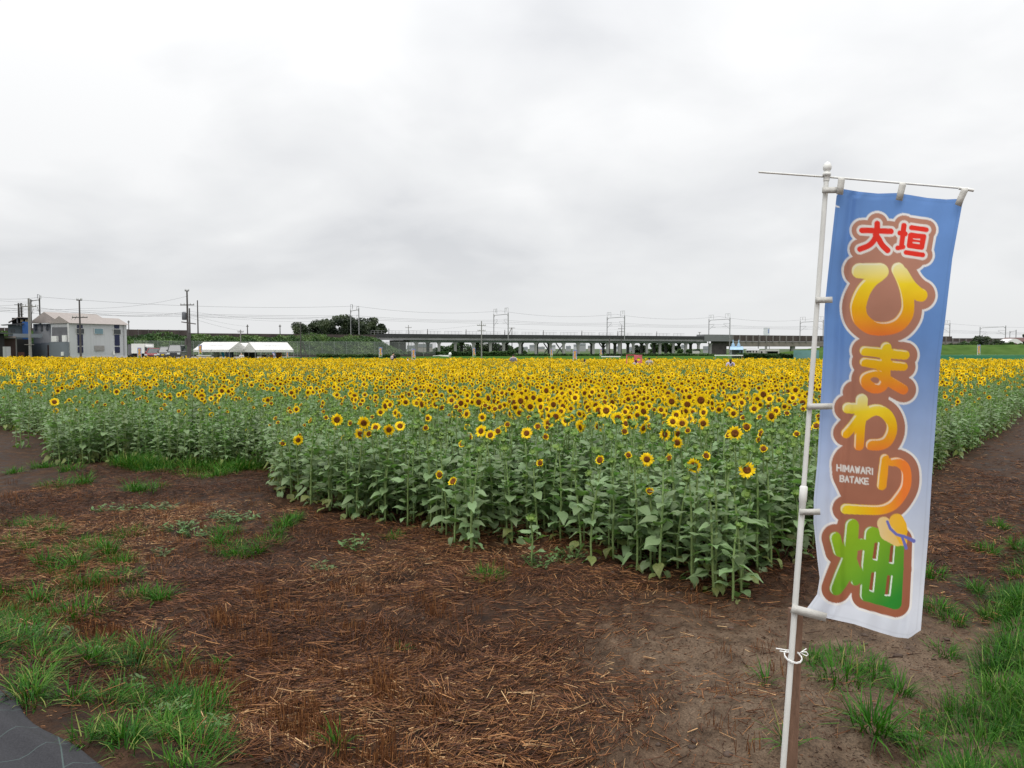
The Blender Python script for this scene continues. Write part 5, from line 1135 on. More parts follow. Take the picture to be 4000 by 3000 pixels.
for i, (px, yt, wpx, lb) in enumerate([(1198, 1259, 72, 'leftmost and lowest of the dark trees behind the railway wall'), (1248, 1244, 78, 'second dark tree from the left behind the railway wall'), (1330, 1231, 96, 'tallest dark tree with the catenary portal in front'), (1412, 1234, 84, 'dark tree right of the tallest one behind the railway'), (1470, 1254, 44, 'rightmost dark tree beside the start of the viaduct')]):
    d = 226 + 3 * (i % 2); tree('broadleaf_tree', Xp(px, d), d, 3.6, Zp(yt, d), wpx * d / F_PX * .78, 4.5, 9000, .27, 40 + i, TREEL, lb, group=GT, lobes=18, base_frac=.16)
def bush(px, ytop, wpx, d, seed, label, m=HEDGE, n=2200, size=.2, group=None, zb=0.0, name='shrub'):
    return tree(name, Xp(px, d), d, zb, Zp(ytop, d), wpx * d / F_PX, wpx * d / F_PX * .7, n, size, seed, m, label, 'shrub', group, lobes=9, trunk=True, base_frac=.12)
for i, (px, yt, wp, d, lb) in enumerate([(1745, 1352, 60, 238, 'green bush mound under the left part of the viaduct'), (1815, 1336, 70, 236, 'tallest green mound seen between the left viaduct piers'), (1890, 1334, 60, 240, 'dark green mound under the viaduct behind the slim pole'), (1960, 1340, 50, 244, 'green mound below the left viaduct portal'), (2025, 1352, 55, 245, 'light green mound right of the left viaduct portal'),
        (2490, 1345, 30, 256, 'dark tree clump between the right viaduct piers'), (2560, 1338, 45, 258, 'grey green tree under the viaduct left of the housing'), (2620, 1342, 36, 258, 'round tree behind the right piers'), (2690, 1365, 55, 236, 'bright green bush before the right end of the piers'),
        (3840, 1308, 40, 215, 'dark tree below the wide portal at far right'), (3700, 1342, 40, 208, 'shrub on the bank just right of the banner'), (3790, 1334, 36, 206, 'bright round shrub on the crest of the bank at right'), (3880, 1328, 60, 204, 'large dark shrub left of the arched white house'), (3925, 1332, 30, 203, 'shrub before the arched white house'), (3985, 1284, 34, 222, 'dark tree cut off by the right edge'), (3996, 1336, 20, 205, 'small shrub at the right edge below the tree')]):
    bush(px, yt, wp, d, 200 + i, lb, m=(TREEL if ('dark' in lb) else HEDGE), n=2600, size=.24)
# low hedges
def hedge(name, px0, px1, ytop, d, label, seed, dep=2.0, m=HEDGE, n=4000, d1=None):
    d1 = d1 or d; zt = Zp(ytop, d); x0, x1 = Xp(px0, d), Xp(px1, d1)
    def smp(n_, r):
        t = r.random(n_); z = zt * (0.15 + 0.85 * r.random(n_) ** .6) * (0.8 + .3 * vnoise(x0 + t * (x1 - x0), 0 * t, 1.6, seed))
        return np.column_stack([x0 + t * (x1 - x0), d + t * (d1 - d) + r.uniform(-dep / 2, dep / 2, n_), z])
    root = thing(name, label, 'hedge', ((x0 + x1) / 2, d, 0))
    foliage_obj('foliage', n, smp, .2, seed, m, root, ((x0 + x1) / 2, d, 0)); MB().box(min(x0, x1), max(x0, x1), d - .3, d + .3, -.1, zt * .7).build('core', SOILB, root); return root
hedge('hedge', 1590, 1735, 1374, 196, 'clipped dark hedge under the left end of the viaduct', 301); hedge('hedge', 1715, 2010, 1372, 200, 'long dark hedge at the foot of the left piers', 302, n=6000)
hedge('hedge', 2010, 2420, 1383, 205, 'low ragged hedge at the foot of the middle piers', 303, n=5000); hedge('hedge', 2400, 2800, 1382, 206, 'low green growth before the right viaduct piers', 304, n=5000)
hedge('hedge', 2880, 3180, 1382, 160, 'ragged weeds before the white sheds', 305, n=4500); hedge('hedge', 1240, 1560, 1384, 172, 'dark weeds along the foot of the chain link fence', 306, n=4000)
# grassy bank on the right
b = MB(); xs2 = list(range(3000, 4500, 60)); prof = [(0, .1), (5, 1.7), (10, 2.9), (17, 3.0), (26, .5)]
def bank_d(px): return 180 - (px - 3000) * .012
zf = lambda px: float(np.interp(px, [3000, 3150, 3300, 4500], [.15, .7, 1.0, 1.05]))
vs = [(Xp(px, bank_d(px) + o_), bank_d(px) + o_, z_ * zf(px) + .25 * float(vnoise(px, o_ * 30, 90, 7))) for px in xs2 for o_, z_ in prof]; k = len(prof)
b.add(vs, [(k * i + j, k * i + k + j, k * i + k + j + 1, k * i + j + 1) for i in range(len(xs2) - 1) for j in range(k - 1)])
tag(b.build('grass_bank', mat('bank_grass', (0.070, 0.120, 0.032), 1.0, .3, .35, .4, 4, spec=0.0, col2=(0.042, 0.080, 0.020)), None, True), kind='structure')
# green net fence at the far edge of the field on the right
def net_mat():
    m = chain_mat(); m.name = 'green_net'; b = m.node_tree.nodes['Principled BSDF']; b.inputs['Base Color'].default_value = (0.02, 0.22, 0.13, 1)
    next(n for n in m.node_tree.nodes if n.type == 'MIX_SHADER').inputs[0].default_value = .72; return m
NET = net_mat(); nf = thing('net_fence', 'green net fence along the far edge of the flowers at right', 'fence', (Xp(3600, 75), 75, 0))
for px in range(3240, 4300, 130):
    x0, x1 = Xp(px, 75), Xp(px + 130, 75); MB().add([(x0, 75, .6), (x1, 75, .6), (x1, 75, 1.53), (x0, 75, 1.53)], [(0, 1, 2, 3)]).build('net_panel', NET, nf)
    MB().tube([(x0, 75.03, -.1), (x0, 75.03, 1.6)], .03, 5).build('post', FPOST, nf); MB().tube([(x0, 74.98, 1.54), (x1, 74.98, 1.54)], .018, 4).build('rail', mat('net_rope', (.2, .5, .4), .6), nf)
b = MB(); x0, x1 = Xp(3100, 150), Xp(3200, 150); b.add([(x0, 150, .2), (x1, 150, .2), (x1, 150, 1.9), (x0, 150, 1.9)], [(0, 1, 2, 3)])
tag(b.build('net_fence', mat('blue_net', (0.12, 0.24, 0.24), .7, .2, .5)), 'blue green net panel at the foot of the bank left of the flag pole', 'fence')
# ------------------------------------------------------------------ buildings, tents, vehicles, people
WG = mat('grey_cladding', (0.46, 0.475, 0.485), .6, .06, .6, .25, 1, stretch=(6, 6, .1)); WG2 = mat('dim_cladding', (0.34, 0.345, 0.35), .65, .08, .6, .2, 1, stretch=(6, 6, .1)); WG3 = mat('blue_grey_cladding', (0.155, 0.175, 0.20), .65, .08, .6)
RF = mat('sheet_roof', (0.28, 0.245, 0.225), .55, .1, .8, .2, 1, stretch=(4, 4, 4)); TRIM = mat('pale_trim', (0.55, 0.55, 0.54), .6, .08); NAVY = mat('navy_panel', (0.012, 0.016, 0.055), .3, .1); WIN = mat('window_glass', (0.03, 0.035, 0.04), .12, .15, .5, spec=.6); WINL = mat('window_light', (0.16, 0.25, 0.29), .2, .1, .5); DOOR = mat('brown_door', (0.040, 0.016, 0.014), .5, .2, 1); WHITE = mat('white_paint', (0.72, 0.72, 0.70), .5, .06)
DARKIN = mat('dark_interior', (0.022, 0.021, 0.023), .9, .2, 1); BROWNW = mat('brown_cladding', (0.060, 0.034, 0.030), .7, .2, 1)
A0 = Vector((-62.8, 104.0)); uH = Vector((.438, .899)); vH = Vector((-.899, .438))
def G(u, v): return A0 + uH * u + vH * v
def prism(b, c, zlow, zhigh):   # c: four ground corners; ridge between midpoints of c0-c3 and c1-c2
    m0, m1 = (c[0] + c[3]) / 2, (c[1] + c[2]) / 2
    return b.add([(*p, zlow) for p in c] + [(*m0, zhigh), (*m1, zhigh)], [(0, 1, 5, 4), (2, 3, 4, 5), (3, 0, 4), (1, 2, 5), (3, 2, 1, 0)])
wh = thing('warehouse', 'pale grey two storey warehouse with navy window strips and brownish roofs', 'building', (*G(4, 4), 0))
def wbox(u0, u1, v0, v1, z0, z1, nm, m): 
    c = [G(u0, v0), G(u1, v0), G(u1, v1), G(u0, v1)]; return MB().hexa([(*p, z0) for p in c] + [(*p, z1) for p in c]).build(nm, m, wh)
wbox(0, 8.9, 0, 4.2, 0, 5.8, 'wall', WG); wbox(3.0, 10.5, 5.0, 13.4, 0, 6.0, 'wall', WG2); wbox(1.6, 3.0, 4.2, 9.2, 0, 3.1, 'lower_wall', WG3); wbox(2.4, 3.02, 9.2, 13.2, 0, 3.0, 'lower_wall', WG3)
c = [G(-.15, -.35), G(9.1, -.35), G(9.1, 4.4), G(-.15, 4.4)]; prism(MB(), c, 5.82, 6.85).build('roof', RF, wh)
c = [G(2.6, 6.2), G(11, 6.2), G(11, 13.8), G(2.6, 13.8)]; prism(MB(), c, 6.1, 7.75).build('roof', RF, wh)
wbox(-.03, .0, .2, 4.0, 5.3, 5.78, 'fascia', WG2)
c = [G(-.1, .05), G(-.1, 4.15)]; MB().add([(*G(-.12, .0), 5.8), (*G(-.12, 4.2), 5.8), (*G(-.12, 2.1), 6.7)], [(0, 1, 2)]).build('gable', WG2, wh)
wbox(-.06, -.01, .15, 3.9, 3.2, 5.25, 'stair_recess', mat('recess_grey', (.11, .112, .12), .8, .15, 1)); wbox(-.35, -.07, .4, 1.2, 3.2, 4.1, 'air_conditioner', WHITE); wbox(-.4, -.07, 2.4, 3.6, 3.2, 4.0, 'air_conditioner', WHITE); wbox(-.5, -.01, -.0, 4.0, 0, 3.15, 'lower_wall', WG3); wbox(-.62, -.51, .6, 1.1, 1.2, 1.75, 'vent_hood', WHITE)
wbox(-.12, -.01, .0, .25, 0, 5.78, 'corner_trim', TRIM); wbox(-.0, 8.9, -.05, -.005, 0, 1.15, 'plinth', TRIM)
def front(px0, px1, y0, y1, nm, m, th=.06, off=.02):
    """panel on the long front wall, located where the line of sight meets that wall"""
    def hit(px):
        k = (px - 2000) / F_PX; u_ = (k * A0.y - A0.x) / (uH.x - k * uH.y); return u_
    u0, u1 = hit(px0), hit(px1); um = (u0 + u1) / 2; dd = A0.y + uH.y * um
    return wbox(u0, u1, -off - th, -off, Zp(y1, dd), Zp(y0, dd), nm, m)
for (x0, x1) in ((305, 326), (450, 469)):
    front(x0, x1, 1269, 1283, 'window_strip', NAVY); front(x0, x1, 1306, 1350, 'window_strip', NAVY); front(x0, x1, 1355, 1378, 'window_strip', NAVY)
for a_ in ((301, 330, 1284, 1303, WIN), (372, 404, 1284, 1304, WINL), (446, 473, 1287, 1305, WIN)):
    f_ = front(a_[0] - 2, a_[1] + 2, a_[2] - 1.5, a_[3] + 1.5, 'window_frame', TRIM, .08); w_ = front(*a_[:4], 'window', a_[4], .03, .105); 
g_ = front(371, 408, 1350, 1370, 'louvre', mat('louvre', (.27, .26, .25), .7, .1, 3, .4, 30), .1); front(484, 488, 1268, 1388, 'downpipe', WG2, .1); front(441, 446, 1370, 1386, 'meter_box', WHITE, .2)
for v_, z0, z1 in ((12.6, 5.0, 5.9), (11.2, 4.9, 5.9), (9.9, 5.0, 5.9), (8.2, 4.9, 5.7), (7.4, 3.6, 4.3)): wbox(2.93, 2.99, v_ - .25, v_ + .25, z0, z1, 'window', mat('dim_window', (.10, .105, .11), .3, .2, 1))
wbox(2.3, 2.39, 5.0, 6.9, 0, 2.85, 'door', DOOR); wbox(1.5, 1.59, 6.2, 7.6, 0, 2.75, 'door', DOOR); wbox(2.0, 2.99, 8.3, 9.6, 5.9, 6.05, 'awning', TRIM)

# dark shed and blue building at the far left
def plan_pt(px, pc, d, t):
    """point seen at photo column px, on a front that faces the viewer at column pc, t metres behind that front"""
    c = Vector((Xp(pc, d), d)); e = c.normalized(); k = Vector(((px - 2000) / F_PX, 1.0)); q = k * (c.dot(e) / k.dot(e)); return q + e * t
def fronted(pc, d):
    return lambda px, t, z: (*plan_pt(px, pc, d, t), z)
def pxbox(root, nm, m, x0, x1, y0, y1, d, dep, z0=None):
    pc = (Xp((x0 + x1) / 2, d), 0) and (to_px(root.location.x, root.location.y, 1.0)[0] if root is not None else (x0 + x1) / 2)
    off = d - (root.location.y if root is not None else d); pc = float(pc); q = fronted(pc, root.location.y if root is not None else d)
    a, b_ = Zp(y1, d) if z0 is None else z0, Zp(y0, d)
    return MB().hexa([q(x0, off, a), q(x1, off, a), q(x1, off + dep, a), q(x0, off + dep, a), q(x0, off, b_), q(x1, off, b_), q(x1, off + dep, b_), q(x0, off + dep, b_)]).build(nm, m, root)
bl = thing('blue_building', 'blue clad building with an open dark attic at far left', 'building', (Xp(75, 106), 106, 0)); BLUE = mat('blue_cladding', (0.020, 0.085, 0.27), .5, .15, 1); BLG = mat('slate_cladding', (0.10, 0.125, 0.145), .6, .15, 1)
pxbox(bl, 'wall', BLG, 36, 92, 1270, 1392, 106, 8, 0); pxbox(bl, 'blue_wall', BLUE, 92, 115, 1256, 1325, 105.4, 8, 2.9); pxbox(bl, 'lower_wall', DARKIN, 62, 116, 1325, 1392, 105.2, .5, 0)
q = fronted(75, 106); Zb = lambda y: Zp(y, 105.5)
MB().hexa([q(8, -1, Zb(1271.5)), q(100, -1, Zb(1266)), q(100, 5, Zb(1264)), q(14, 5, Zb(1269)), q(8, -1, Zb(1269.5)), q(100, -1, Zb(1262)), q(100, 5, Zb(1261)), q(14, 5, Zb(1268))]).build('eave_roof', mat('dark_roof', (.05, .052, .06), .6, .1), bl)
MB().add([q(38, .5, Zb(1259)), q(74, .5, Zb(1240)), q(126, .5, Zb(1240)), q(126, 6, Zb(1240)), q(74, 6, Zb(1240)), q(38, 6, Zb(1259)), q(38, .5, Zb(1257)), q(74, .5, Zb(1237.5)), q(126, .5, Zb(1237.5)), q(126, 6, Zb(1237.5)), q(74, 6, Zb(1237.5)), q(38, 6, Zb(1257))], [(0, 1, 7, 6), (1, 2, 8, 7), (6, 7, 10, 11), (7, 8, 9, 10), (2, 3, 9, 8), (0, 5, 4, 1), (1, 4, 3, 2)]).build('roof', RF, bl)
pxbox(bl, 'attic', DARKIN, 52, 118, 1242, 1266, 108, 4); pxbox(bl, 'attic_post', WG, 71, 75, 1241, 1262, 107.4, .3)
for x_ in (85, 104): pxbox(bl, 'attic_window', mat('warm_panel', (.5, .42, .25), .6, .1), x_, x_ + 11, 1248, 1258, 107.6, .3)
for x_ in (47, 58): pxbox(bl, 'window', WIN, x_, x_ + 5, 1286, 1298, 105.9, .08)
pxbox(bl, 'canopy', WG3, 56, 166, 1303, 1318, 102, 2.5); pxbox(bl, 'canopy_post', CONC, 63, 69, 1318, 1392, 102.2, .3, 0); pxbox(bl, 'lean_to_roof', mat('rusty_roof', (.24, .20, .19), .7, .2, 1), 20, 66, 1313, 1320, 101, 3); pxbox(bl, 'brick_wall', BROWNW, 22, 64, 1322, 1392, 101.6, .4, 0); pxbox(bl, 'planter', mat('planter', (.10, .04, .03), .8, .2), 72, 96, 1376, 1392, 101, .6, 0)
sh = thing('dark_shed', 'dark brown shed with a flat eave cut off by the left edge', 'building', (Xp(0, 96), 96, 0))
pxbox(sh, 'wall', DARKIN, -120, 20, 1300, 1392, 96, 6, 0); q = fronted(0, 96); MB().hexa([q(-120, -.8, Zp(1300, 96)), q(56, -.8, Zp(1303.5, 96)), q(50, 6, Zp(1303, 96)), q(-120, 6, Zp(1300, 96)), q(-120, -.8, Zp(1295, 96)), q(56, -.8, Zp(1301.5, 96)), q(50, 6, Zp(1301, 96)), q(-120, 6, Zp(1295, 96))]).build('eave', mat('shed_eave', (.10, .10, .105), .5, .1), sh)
cb = thing('storage_locker', 'white upright locker beside the dark shed at far left', 'locker', (Xp(36, 94), 94, 0)); pxbox(cb, 'cabinet', mat('locker_grey', (.33, .33, .35), .5, .1), 26, 44, 1354, 1392, 94, .5, 0); pxbox(cb, 'side_door', WG2, 13, 25.5, 1354, 1392, 94.1, .4, 0)

# tents
TENT = leafmat('tent_canvas', (0.66, 0.645, 0.63), (1, 1, 1), .6, 0, tw=.12, spec=.2)
def tent(cx, cy, rot, L, W, ze, zr, label, val=.28):
    root = thing('event_tent', label, 'tent', (cx, cy, 0)); q = Matrix.Rotation(rot, 3, 'Z'); T = lambda x, y, z: Vector((cx, cy, 0)) + q @ Vector((x, y, z))
    l, w_ = L / 2, W / 2
    MB().add([T(-l, -w_, ze), T(l, -w_, ze), T(l, 0, zr), T(-l, 0, zr), T(l, w_, ze), T(-l, w_, ze)], [(0, 1, 2, 3), (3, 2, 4, 5)]).build('roof', TENT, root)
    MB().add([T(-l, -w_, ze), T(-l, w_, ze), T(-l, 0, zr)], [(0, 1, 2)]).build('gable', TENT, root); MB().add([T(l, -w_, ze), T(l, w_, ze), T(l, 0, zr)], [(0, 2, 1)]).build('gable', TENT, root)
    for a, b_ in (((-l, -w_), (l, -w_)), ((l, -w_), (l, w_)), ((l, w_), (-l, w_)), ((-l, w_), (-l, -w_))):
        MB().add([T(*a, ze - val), T(*b_, ze - val), T(*b_, ze - .01), T(*a, ze - .01)], [(0, 1, 2, 3)]).build('valance', TENT, root)
    for x in (-l, 0, l):
        for y in (-w_, w_): MB().tube([T(x, y, -.05), T(x, y, ze)], .035, 6).build('leg', RAILPOLE, root)
    y_ = -w_ * .55; zz = ze + (zr - ze) * .45 + .012
    MB().add([T(x, y, ze + (zr - ze) * (1 + y / w_) + .015) for x, y in ((-.9, -w_ * .5), (-.2, -w_ * .5), (0, -w_ * .42), (-.1, -w_ * .42), (-.3, -w_ * .46), (-.9, -w_ * .46))], [(0, 1, 2, 3, 4, 5)]).add([T(x, y, ze + (zr - ze) * (1 + y / w_) + .015) for x, y in ((.1, -w_ * .46), (1.0, -w_ * .5), (1.0, -w_ * .47), (.15, -w_ * .42))], [(0, 1, 2, 3)]).build('faded_print', mat('faded_print', (.42, .43, .44), .7, .1), root)
    return root
tent(Xp(864, 90.6), 90.6, R(-18), 5.3, 3.6, 2.08, 3.02, 'long white event tent on the left, its right gable end showing')
tent(Xp(1049, 91), 91, R(42), 4.9, 3.6, 2.05, 3.0, 'white event tent on the right turned towards the left one')
tent(Xp(962, 94.2), 94.2, R(10), 4.2, 3.6, 2.05, 2.95, 'white event tent roof just showing behind, between the two others')
tb = thing('folding_table', 'white folding table at the left end of the left tent', 'table', (Xp(800, 86), 86, 0)); pxbox(tb, 'tabletop', WHITE, 768, 826, 1388, 1390.5, 86, .7); 
for x_ in (770, 823): pxbox(tb, 'leg', RAILPOLE, x_, x_ + 1.5, 1390.5, 1410, 86.2, .4, 0)
o = MB().box(Xp(835, 90), Xp(848, 90), 90, 90.7, 0, Zp(1370, 90)); tag(o.build('supply_box', mat('box_grey', (.2, .2, .2), .8, .3, 2)), 'grey upright box under the left tent', 'box')
tag(MB().add([P(862, 1372, 91), P(874, 1372, 91), P(878, 1395, 91), P(870, 1395, 91), P(862, 1372, 91.08), P(874, 1372, 91.08), P(878, 1395, 91.08), P(870, 1395, 91.08)], [(0, 3, 2, 1), (4, 5, 6, 7), (0, 1, 5, 4), (1, 2, 6, 5), (2, 3, 7, 6), (3, 0, 4, 7)]).build('blue_flag', mat('cyan_cloth', (.02, .30, .55), .7, .1)), 'bright blue cloth hanging under the left tent', 'cloth')
tag(MB().box(Xp(880, 94), Xp(912, 94), 94, 94.05, Zp(1398, 94), Zp(1374, 94)).build('tarp', mat('dark_tarp', (.010, .025, .05), .7, .2)), 'dark blue tarp at the back of the left tent', 'tarp')
tag(MB().box(Xp(948, 95), Xp(1000, 95), 95, 95.3, 0, Zp(1374, 95)).build('partition', DARKIN), 'dark partition between the two tents', 'partition')
tag(MB().box(Xp(1078, 93), Xp(1097, 93), 93, 93.5, 0, Zp(1376, 93)).build('wood_stall', mat('orange_wood', (.16, .055, .02), .8, .2)), 'brown wooden stall under the right end of the right tent', 'stall')
tag(MB().box(Xp(1054, 90), Xp(1063, 90), 90, 90.4, 0, Zp(1386, 90)).build('orange_bin', mat('orange_bin', (.30, .09, .03), .6, .1)), 'small orange bin under the right tent', 'bin')
pb = thing('poster_board', 'tilted poster board with pink picture under the right tent', 'sign', (Xp(1070, 88), 88, 0)); MB().add([P(1062, 1376, 88), P(1070, 1375, 88), P(1078, 1389, 88), P(1068, 1391, 88), P(1062, 1376, 88.06), P(1070, 1375, 88.06), P(1078, 1389, 88.06), P(1068, 1391, 88.06)], [(3, 2, 1, 0), (4, 5, 6, 7), (0, 1, 5, 4), (1, 2, 6, 5), (2, 3, 7, 6), (3, 0, 4, 7)]).build('board', mat('poster_blue', (.08, .14, .40), .6, .2), pb)
MB().add([P(1064.5, 1379, 87.97), P(1069.5, 1378.5, 87.97), P(1074, 1388, 87.97), P(1068.5, 1389, 87.97)], [(3, 2, 1, 0)]).build('picture', mat('poster_pink', (.62, .45, .50), .6, .2), pb); MB().tube([P(1070, 1386, 88.1), (Xp(1072, 88.1), 88.1, 0)], .03, 5).build('stand', RAILPOLE, pb)

# vehicles
TYRE = mat('tyre', (.015, .015, .016), .85, .1); RIM = mat('rim', (.4, .4, .42), .35, .1, metal=.6); GLASSC = mat('car_glass', (.035, .045, .05), .08, .1, spec=.7); LAMP = mat('headlamp', (.6, .62, .65), .15, .1)
def car(px, d, label, col, L=3.6, W=1.6, H=1.5, hood=.75, yaw=0, van=False, zb=0.0, plate=None, roofcol=None):
    m = mat('car_paint_%d' % int(px), col, .22, .03, spec=.6); rm = mat('car_roof_%d' % int(px), roofcol, .25, .05) if roofcol else m
    root = thing('parked_car', label, 'car', (Xp(px, d), d, zb), 'vehicles parked beside the warehouse'); root.rotation_euler.z = yaw
    w_, l = W / 2, L / 2; b = lambda: MB()
    def bl_(nm, mm, mb, sm=False): o = link(nm, mb.mesh(nm, mm, sm), root); return o
    z1, z2 = H * .55, H
    bd = MB(); ring = [(-l, .35), (-l + .06, z1 * .86), (-l + hood * .95, z1), (l - .08, z1), (l, .4)]   # front faces -Y
    vs = []
    for s_ in (-1, 1): vs += [(s_ * w_ * (1 if 0 < i < 4 else .96), y, z) for i, (y, z) in enumerate([(-l, .30)] + ring[1:4] + [(l, .30)])]
    n = 5; bd.add(vs, [(i, i + 1, n + i + 1, n + i) for i in range(n - 1)] + [(0, 1, 2, 3, 4)[::-1], (5, 6, 7, 8, 9), (0, 5, 9, 4)]); o = bl_('body', m, bd); md_ = o.modifiers.new('bevel', 'BEVEL'); md_.width = .06; md_.segments = 2
    wy0, wy1, ry0, ry1 = -l + hood * .9, l - .08, -l + hood + (.45 if not van else .35), l - .3
    gh = MB(); q = [(-w_ * .95, wy0, z1), (w_ * .95, wy0, z1), (w_ * .95, wy1, z1), (-w_ * .95, wy1, z1), (-w_ * .78, ry0, z2 - .06), (w_ * .78, ry0, z2 - .06), (w_ * .8, ry1, z2 - .06), (-w_ * .8, ry1, z2 - .06)]; bl_('windows', GLASSC, gh.hexa(q))
    rf = MB().hexa([(-w_ * .79, ry0 - .02, z2 - .06), (w_ * .79, ry0 - .02, z2 - .06), (w_ * .81, ry1, z2 - .06), (-w_ * .81, ry1, z2 - .06), (-w_ * .7, ry0 + .1, z2), (w_ * .7, ry0 + .1, z2), (w_ * .72, ry1 - .1, z2), (-w_ * .72, ry1 - .1, z2)]); bl_('roof', rm, rf)
    for s_ in (-1, 1):
        bl_('pillar', m, MB().bar((s_ * w_ * .96, wy0, z1), (s_ * w_ * .79, ry0, z2 - .04), .09, .09)); bl_('headlight', LAMP, MB().box(s_ * w_ * .72 - .17, s_ * w_ * .72 + .17, -l - .02, -l + .1, z1 * .62, z1 * .84)); bl_('mirror', m, MB().box(s_ * (w_ + .1) - .08, s_ * (w_ + .1) + .08, wy0 + .25, wy0 + .35, z1 + .05, z1 + .22))
        for y in (-l + .62, l - .62):
            wmb = MB().lathe([(.2, -.1), (.30, -.09), (.30, .09), (.2, .1)], n=14); o = bl_('wheel', TYRE, wmb, True); o.matrix_local = Matrix.Translation((s_ * (w_ - .08), y, .3)) @ Matrix.Rotation(R(90), 4, 'Y'); rr = link('rim', MB().lathe([(.02, -.11), (.19, -.105), (.19, .105), (.02, .11)], n=10).mesh('rim', RIM, True), o)
    bl_('bumper', mat('bumper', (.04, .04, .042), .6, .1), MB().box(-w_ * .8, w_ * .8, -l - .03, -l + .05, .28, .48))
    if plate: bl_('number_plate', mat('plate_%d' % int(px), plate, .5, .05), MB().box(-.17, .17, -l - .05, -l - .025, .5, .66))
    return root
car(607, 97, 'dark red small car parked second from the white truck', (.22, .012, .020), 3.7, 1.65, 1.45, .85, R(8), zb=.83); car(652, 97, 'small dark car with pale hood and yellow plate between red car and black van', (.055, .045, .05), 3.4, 1.5, 1.62, .6, R(8), van=True, zb=.83, plate=(.75, .55, .03), roofcol=(.2, .2, .2))
car(690, 97, 'black van like car with tall windscreen at the right end of the row', (.012, .013, .015), 4.2, 1.7, 1.85, .7, R(14), van=True, zb=.83, roofcol=(.14, .14, .14))
tr = thing('box_truck', 'white box truck with dark cab window parked beside the warehouse', 'truck', (Xp(548, 98), 98, .82), 'vehicles parked beside the warehouse'); tw = lambda nm, m, *a: link(nm, MB().box(*a).mesh(nm, m), tr)
tw('cargo_box', WHITE, -1.2, .55, 0, 2.6, .75, 2.05); tw('dark_rear', mat('truck_grey', (.13, .13, .14), .7, .1), -1.75, -1.22, .1, 2.4, .5, 1.95)
link('cab', MB().hexa([(.56, .1, .7), (1.05, .1, .7), (1.05, 1.9, .7), (.56, 1.9, .7), (.56, .1, 1.85), (.8, .1, 1.8), (.8, 1.9, 1.8), (.56, 1.9, 1.85)]).mesh('cab', WHITE), tr); link('windscreen', MB().hexa([(.60, .05, 1.1), (1.03, .05, 1.05), (1.06, 1.9, 1.05), (.6, 1.9, 1.1), (.60, .05, 1.62), (.86, .05, 1.55), (.88, 1.9, 1.55), (.6, 1.9, 1.62)]).mesh('windscreen', GLASSC), tr)
tw('hood', WHITE, .5, 1.7, .1, 1.9, .72, .95); tw('chassis', DARKIN, -1.6, 1.6, .2, 1.8, .2, .7)
for x_ in (-1.2, 1.1):
    o = link('wheel', MB().lathe([(.2, -.12), (.33, -.1), (.33, .1), (.2, .12)], n=14).mesh('wheel', TYRE, True), tr); o.matrix_local = Matrix.Translation((x_, .15, .33)) @ Matrix.Rotation(R(90), 4, 'X')
cn = thing('traffic_cone', 'red traffic cone standing in front of the small dark car', 'cone', (Xp(645, 88), 88, .25)); link('cone', MB().lathe([(.2, 0), (.04, .75)], n=12).mesh('cone', mat('cone_red', (.65, .05, .03), .5, .05), True), cn); link('base', MB().box(-.24, .24, -.24, .24, -.25, .03).mesh('base', TYRE), cn)

# pipes, tank, rails by the verge
o = thing('water_tank', 'round white tank on a stand at the verge before the viaduct', 'tank', (Xp(1758, 120), 120, 0)); link('tank', MB().lathe([(.05, 0), (.22, .1), (.25, .3), (.2, .5), (.05, .62)], (0, 0, 1.0), 12).mesh('tank', WHITE, True), o); link('stand', MB().box(-.15, .15, -.15, .15, 0, 1.02).mesh('stand', CONC), o)
tag(MB().bar(P(1692, 1390, 118), P(1752, 1388, 122), .12, .12).bar(P(1718, 1389, 119.7), P(1752, 1391, 117.5), .3, .18).build('pipe_stack', WHITE), 'white pipes lying on the grass left of the round tank', 'pipes')
for i, (x0, x1, y0, lb) in enumerate([(2348, 2424, 1391, 'long low white rail on the grass before the middle piers'), (2790, 2902, 1386, 'long low white board before the blue shelter')]):
    q = thing('low_rail', lb, 'rail', (Xp((x0 + x1) / 2, 110), 110, 0)); pxbox(q, 'rail', WHITE, x0, x1, y0, y0 + 4, 110, .15)
    for x_ in (x0 + 4, (x0 + x1) / 2, x1 - 6): pxbox(q, 'post', CONC, x_, x_ + 2, y0 + 4, y0 + 12, 110.02, .1, 0)
# sheds by the right span
sl = thing('blue_shelter', 'open shelter with pale blue roof and two roof vents', 'shelter', (Xp(2877, 165), 165, 0)); LB = mat('pale_blue', (.28, .42, .56), .6, .12, 1)
MB().hexa([P(2851, 1366, 164), P(2904, 1366, 164), P(2904, 1362, 169), P(2851, 1362, 169), P(2853, 1355, 166), P(2902, 1355, 166), P(2902, 1353, 169), P(2853, 1353, 169)]).build('roof', LB, sl)
for x_ in (2866, 2888): MB().lathe([(.45, 0), (.3, .7), (.15, .8), (.12, 1.6)], (Xp(x_, 166), 166.5, Zp(1355, 166)), 8).build('roof_vent', LB, sl)
pxbox(sl, 'wall', mat('shelter_grey', (.12, .13, .135), .7, .2, 1), 2858, 2902, 1367, 1392, 167, 1.5, 0)
for x_ in (2854, 2889, 2901): pxbox(sl, 'post', LB, x_, x_ + 1.5, 1366, 1392, 164.5, .12, 0)
ws = thing('white_shed', 'low white shed with dark wide opening right of the blue shelter', 'shed', (Xp(3010, 160), 160, 0)); OFFW = mat('off_white', (.45, .44, .42), .7, .1, 1)
